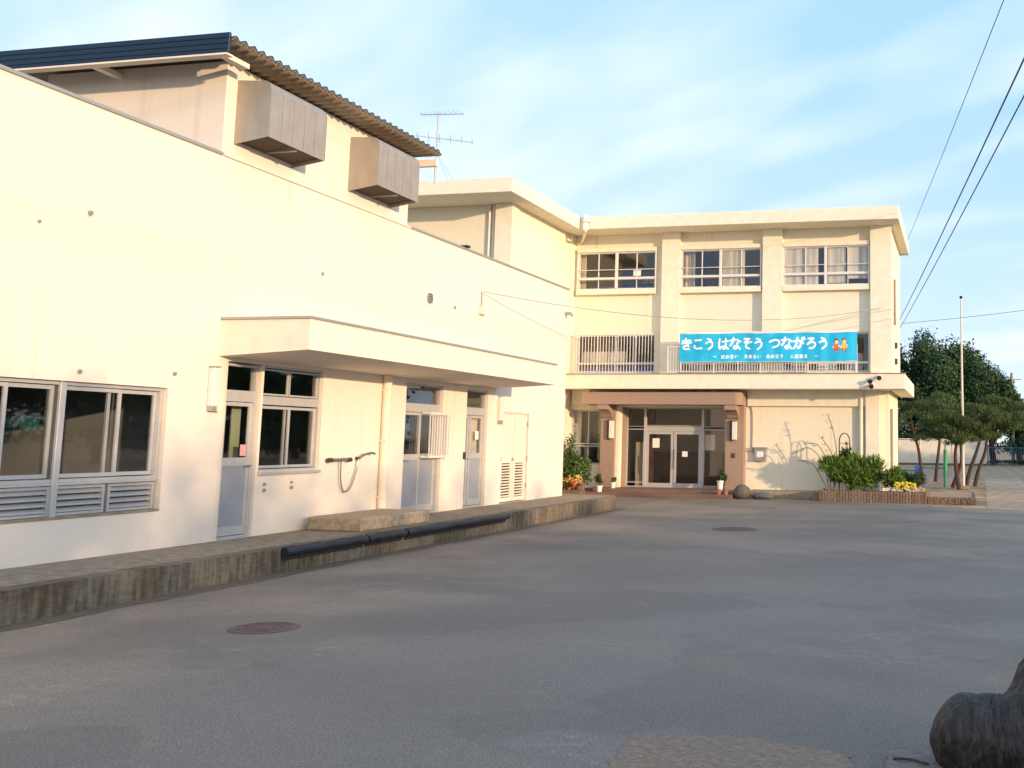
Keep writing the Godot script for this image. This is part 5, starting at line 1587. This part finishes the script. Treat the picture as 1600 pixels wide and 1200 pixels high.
func build_wires() -> void:
	var wm := mat(lin(0.06, 0.07, 0.09), 0.6)
	pole(Vector3(4.2, 0, 14), 10.2, "grey utility pole carrying the three overhead wires, out of view")
	pole(Vector3(4.8, 0, -101), 8.8, "distant dark utility pole beyond the blue fence")
	pole(Vector3(12.5, 0, -42), 9.5, "grey utility pole carrying the single wire right of path")
	var spec := [[Vector3(-2.05, 10.25, -41.5), Vector3(4.66, 9.68, 14), "thin overhead wire to the roof corner, leftmost of three", 0.009], [Vector3(-2.3, 6.8, -40), Vector3(3.95, 7.4, 14), "overhead wire to the gable wall, middle of three", 0.013], [Vector3(-2.3, 6.45, -40), Vector3(4.15, 7.2, 14), "overhead wire to the gable wall, rightmost of three", 0.011], [Vector3(-2.3, 6.75, -41), Vector3(12.3, 8.95, -42), "single thin wire crossing the sky above the flagpole side", 0.010]]
	for s in spec:
		var pts := []
		for k in 13:
			var u := k / 12.0
			pts.append(s[0].lerp(s[1], u) - Vector3(0, 0.25 * 4.0 * u * (1.0 - u), 0))
		tag(tube(self, "overhead_wire", pts, s[3], wm, 5), s[2], "wire", "overhead wires")

# ------------------------------------------------------------------ trees
func pine(at: Vector3, label: String, trunk: Array, pads: Array, sd: int) -> void:
	var t := thing("pine_tree", label, "tree", at, "low pines beside the school")
	var st := SurfaceTool.new()
	st.begin(Mesh.PRIMITIVE_TRIANGLES)
	var tr := []
	for p in trunk: tr.append(at + p)
	var line := smooth_line(tr, 5)
	var rad := []
	for i in line.size(): rad.append(lerpf(0.105, 0.04, float(i) / line.size()))
	var loc := []
	for p in line: loc.append(p - at)
	tube_into(st, loc, rad, 9)
	put(t, "trunk", st.commit(), M.bark, at)
	st = SurfaceTool.new()
	st.begin(Mesh.PRIMITIVE_TRIANGLES)
	var g := RandomNumberGenerator.new()
	g.seed = sd
	var blobs := []
	for p in pads:
		var from: Vector3 = loc[int(loc.size() * g.randf_range(0.6, 0.95))]
		var to: Vector3 = p[0]
		tube_into(st, smooth_line([from, from.lerp(to, 0.5) + Vector3(0, -0.08, 0), to], 3), [0.04, 0.038, 0.035, 0.03, 0.026, 0.02, 0.015], 6)
		for k in 5:
			var o: Vector3 = Vector3(g.randfn() * 0.45, g.randfn() * 0.16, g.randfn() * 0.45) * p[1]
			blobs.append([at + to + o, Vector3(p[1] * 0.55, p[1] * 0.22, p[1] * 0.55) * g.randf_range(0.7, 1.15)])
	put(t, "limbs", st.commit(), M.bark, at)
	put(t, "crown", foliage(blobs, 6500, 0.085, PINE, sd + 1, 0.9, 0.16), M.leaf).position = -at

func build_pines() -> void:
	pine(Vector3(-2.1, 0, -54), "leftmost low pine with two thin stems near school corner", [Vector3(0.15, 0, 0), Vector3(0.02, 0.8, 0), Vector3(-0.1, 1.7, 0), Vector3(-0.35, 2.6, 0), Vector3(-0.5, 3.4, 0)], [[Vector3(-0.9, 3.9, 0), 0.9], [Vector3(0.3, 4.2, 0.1), 1.0], [Vector3(-0.5, 3.3, 0.3), 0.8], [Vector3(0.7, 3.4, -0.2), 0.8], [Vector3(-1.2, 2.9, 0), 0.7], [Vector3(0.1, 2.3, 0.2), 0.55]], 1101)
	pine(Vector3(-1.35, 0, -54.6), "second low pine from the school corner, thin straight stem", [Vector3(0, 0, 0), Vector3(0.1, 1.0, 0), Vector3(0.22, 2.0, 0), Vector3(0.3, 3.2, 0)], [[Vector3(0.3, 3.9, 0), 0.9], [Vector3(0.9, 3.2, 0.2), 0.8], [Vector3(-0.3, 3.2, 0), 0.7], [Vector3(0.8, 2.6, 0), 0.6]], 1111)
	pine(Vector3(-0.42, 0, -47.4), "pine with trunk leaning right, first of the tight clump", [Vector3(0, 0, 0), Vector3(0.25, 0.7, 0), Vector3(0.42, 1.3, 0), Vector3(0.32, 2.3, 0), Vector3(0.1, 3.0, 0)], [[Vector3(-0.2, 3.6, 0), 0.8], [Vector3(0.5, 3.3, 0.2), 0.75], [Vector3(-0.6, 2.9, 0.1), 0.8], [Vector3(-0.9, 2.4, -0.1), 0.7], [Vector3(-0.3, 2.2, 0.2), 0.6]], 1121)
	pine(Vector3(-0.12, 0, -46.0), "pine with upright reddish trunk in the tight clump's middle", [Vector3(0, 0, 0), Vector3(-0.12, 0.8, 0), Vector3(-0.15, 1.6, 0), Vector3(0.0, 2.4, 0), Vector3(0.1, 3.0, 0)], [[Vector3(0.1, 3.3, 0), 0.8], [Vector3(0.7, 2.9, 0.2), 0.8], [Vector3(-0.5, 2.6, 0), 0.6], [Vector3(0.3, 2.2, 0.1), 0.6]], 1131)
	pine(Vector3(0.15, 0, -46.6), "pine with thick forked trunk right of the flagpole foot", [Vector3(0, 0, 0), Vector3(0.2, 0.8, 0), Vector3(0.45, 1.5, 0), Vector3(0.7, 2.3, 0), Vector3(0.8, 3.0, 0)], [[Vector3(0.8, 3.5, 0), 0.85], [Vector3(1.4, 3.2, 0.1), 0.8], [Vector3(0.4, 2.8, 0.2), 0.7], [Vector3(1.1, 2.4, 0), 0.65]], 1141)
	pine(Vector3(0.58, 0, -49.5), "rightmost low pine, trunk leaning towards the path", [Vector3(0, 0, 0), Vector3(0.2, 0.8, 0), Vector3(0.5, 1.6, 0), Vector3(0.62, 2.5, 0), Vector3(0.7, 3.2, 0)], [[Vector3(0.9, 4.1, 0), 0.9], [Vector3(1.6, 3.7, 0), 0.9], [Vector3(0.3, 3.5, 0.1), 0.8], [Vector3(1.5, 2.9, 0.2), 0.8], [Vector3(2.1, 3.3, 0), 0.6], [Vector3(0.8, 2.6, 0.2), 0.6]], 1151)

func broadleaf(at: Vector3, h: float, r: float, label: String, cols: Array, sd: int, n := 5200, leaf := 0.26) -> void:
	var t := thing("broadleaf_tree", label, "tree", at, "dark broadleaf trees round the school yard")
	var g := RandomNumberGenerator.new()
	g.seed = sd
	var st := SurfaceTool.new()
	st.begin(Mesh.PRIMITIVE_TRIANGLES)
	tube_into(st, smooth_line([Vector3.ZERO, Vector3(g.randfn() * 0.15, h * 0.25, 0), Vector3(g.randfn() * 0.3, h * 0.5, 0), Vector3(g.randfn() * 0.3, h * 0.8, 0)], 3), [0.34, 0.31, 0.28, 0.25, 0.22, 0.19, 0.16, 0.13, 0.10, 0.07], 9)
	put(t, "trunk", st.commit(), M.bark, at)
	st = SurfaceTool.new()
	st.begin(Mesh.PRIMITIVE_TRIANGLES)
	var c := at + Vector3(0, h * 0.60, 0)
	var blobs := blobs_around(c, Vector3(r, h * 0.42, r), 26, sd + 2, 0.34)
	for i in range(0, 26, 2):
		var to: Vector3 = blobs[i][0] - at
		var from := Vector3(0, h * g.randf_range(0.22, 0.55), 0)
		tube_into(st, smooth_line([from, from.lerp(to, 0.5) + Vector3(0, -0.3, 0), to], 2), [0.13, 0.10, 0.08, 0.06, 0.03], 6)
	put(t, "limbs", st.commit(), M.bark, at)
	put(t, "crown", foliage(blobs, n, leaf, cols, sd + 1, 0.4, 0.5), M.leaf).position = -at

func build_trees() -> void:
	broadleaf(Vector3(-7.6, 0, -103), 13.4, 4.2, "tall dark tree half hidden behind the school's gable end", DARK, 1201, 19000, 0.17)
	broadleaf(Vector3(-3.4, 0, -101), 13.0, 4.0, "tallest dark tree showing right of the school's gable", DARK, 1211, 19000, 0.17)
	broadleaf(Vector3(0.2, 0, -103), 11.9, 3.9, "dark rounded tree right behind the flagpole", DARK, 1221, 19000, 0.17)
	broadleaf(Vector3(3.0, 0, -100.5), 8.8, 3.1, "lower dark tree sloping down towards the distant pole", DARK, 1231, 19000, 0.17)
	broadleaf(Vector3(-1.4, 0, -105), 13.6, 4.4, "broad dark tree filling the gap behind the flagpole tree", DARK, 1261, 16000, 0.17)
	broadleaf(Vector3(1.9, 0, -106), 10.6, 3.8, "dark tree behind the lower sloping tree", DARK, 1271, 15000, 0.17)
	broadleaf(Vector3(-1.6, 0, -98.0), 7.6, 2.8, "small mid green tree in front of the tall trees", GREEN, 1241, 6000, 0.15)
	broadleaf(Vector3(5.6, 0, -104), 6.6, 2.2, "smallest dark tree by the pale house", DARK, 1251, 5000, 0.15)
	# trees along the right hand boundary, outside the frame: they stand in the windows' reflections and between the low sun and the kitchen wall
	var side := [[31, 24, 12.0, 5.2, 1250], [32, 17.5, 11.8, 5.0, 1250], [31, 11, 11.0, 4.8, 1150], [32, 4.5, 9.6, 4.6, 1000], [33, -3, 8.2, 4.2, 800], [34, -10, 8.6, 4.2, 900], [34, -17, 6.0, 3.4, 900], [33, -44, 8.0, 4.2, 3200], [34, -50.5, 8.6, 4.4, 3200], [33, -57, 8.2, 4.3, 3200], [34, -64, 8.8, 4.6, 3200], [33, -71, 8.4, 4.4, 3200], [34, -79, 9.0, 4.8, 3200], [33, -88, 9.2, 5.0, 3200]]
	for s in side:
		broadleaf(Vector3(s[0], 0, s[1]), s[2], s[3], "dark broadleaf tree on the yard's right hand boundary, outside the view", DARK, 1301 + int(s[1]) * 7 + 900, s[4], 0.34)
	shrub("tall_hedge", "tall dark boundary hedge on the right, outside the view", Vector3(31, 0, -70), Vector3(1.2, 1.7, 32), 9000, 0.3, DARK, 1501).set_meta("category", "hedge")

# ------------------------------------------------------------------ run
func _ready() -> void:
	rng.seed = 7
	setup_view()
	make_materials()
	print("materials")
	build_ground()
	print("ground")
	build_left()
	build_platform()
	build_school()
	build_platform_things()
	print("buildings")
	build_banner()
	build_roof_things()
	build_entrance_plants()
	build_flower_bed()
	build_covers()
	build_stump()
	print("things")
	build_far_side()
	build_wires()
	build_pines()
	build_trees()
	print("trees")
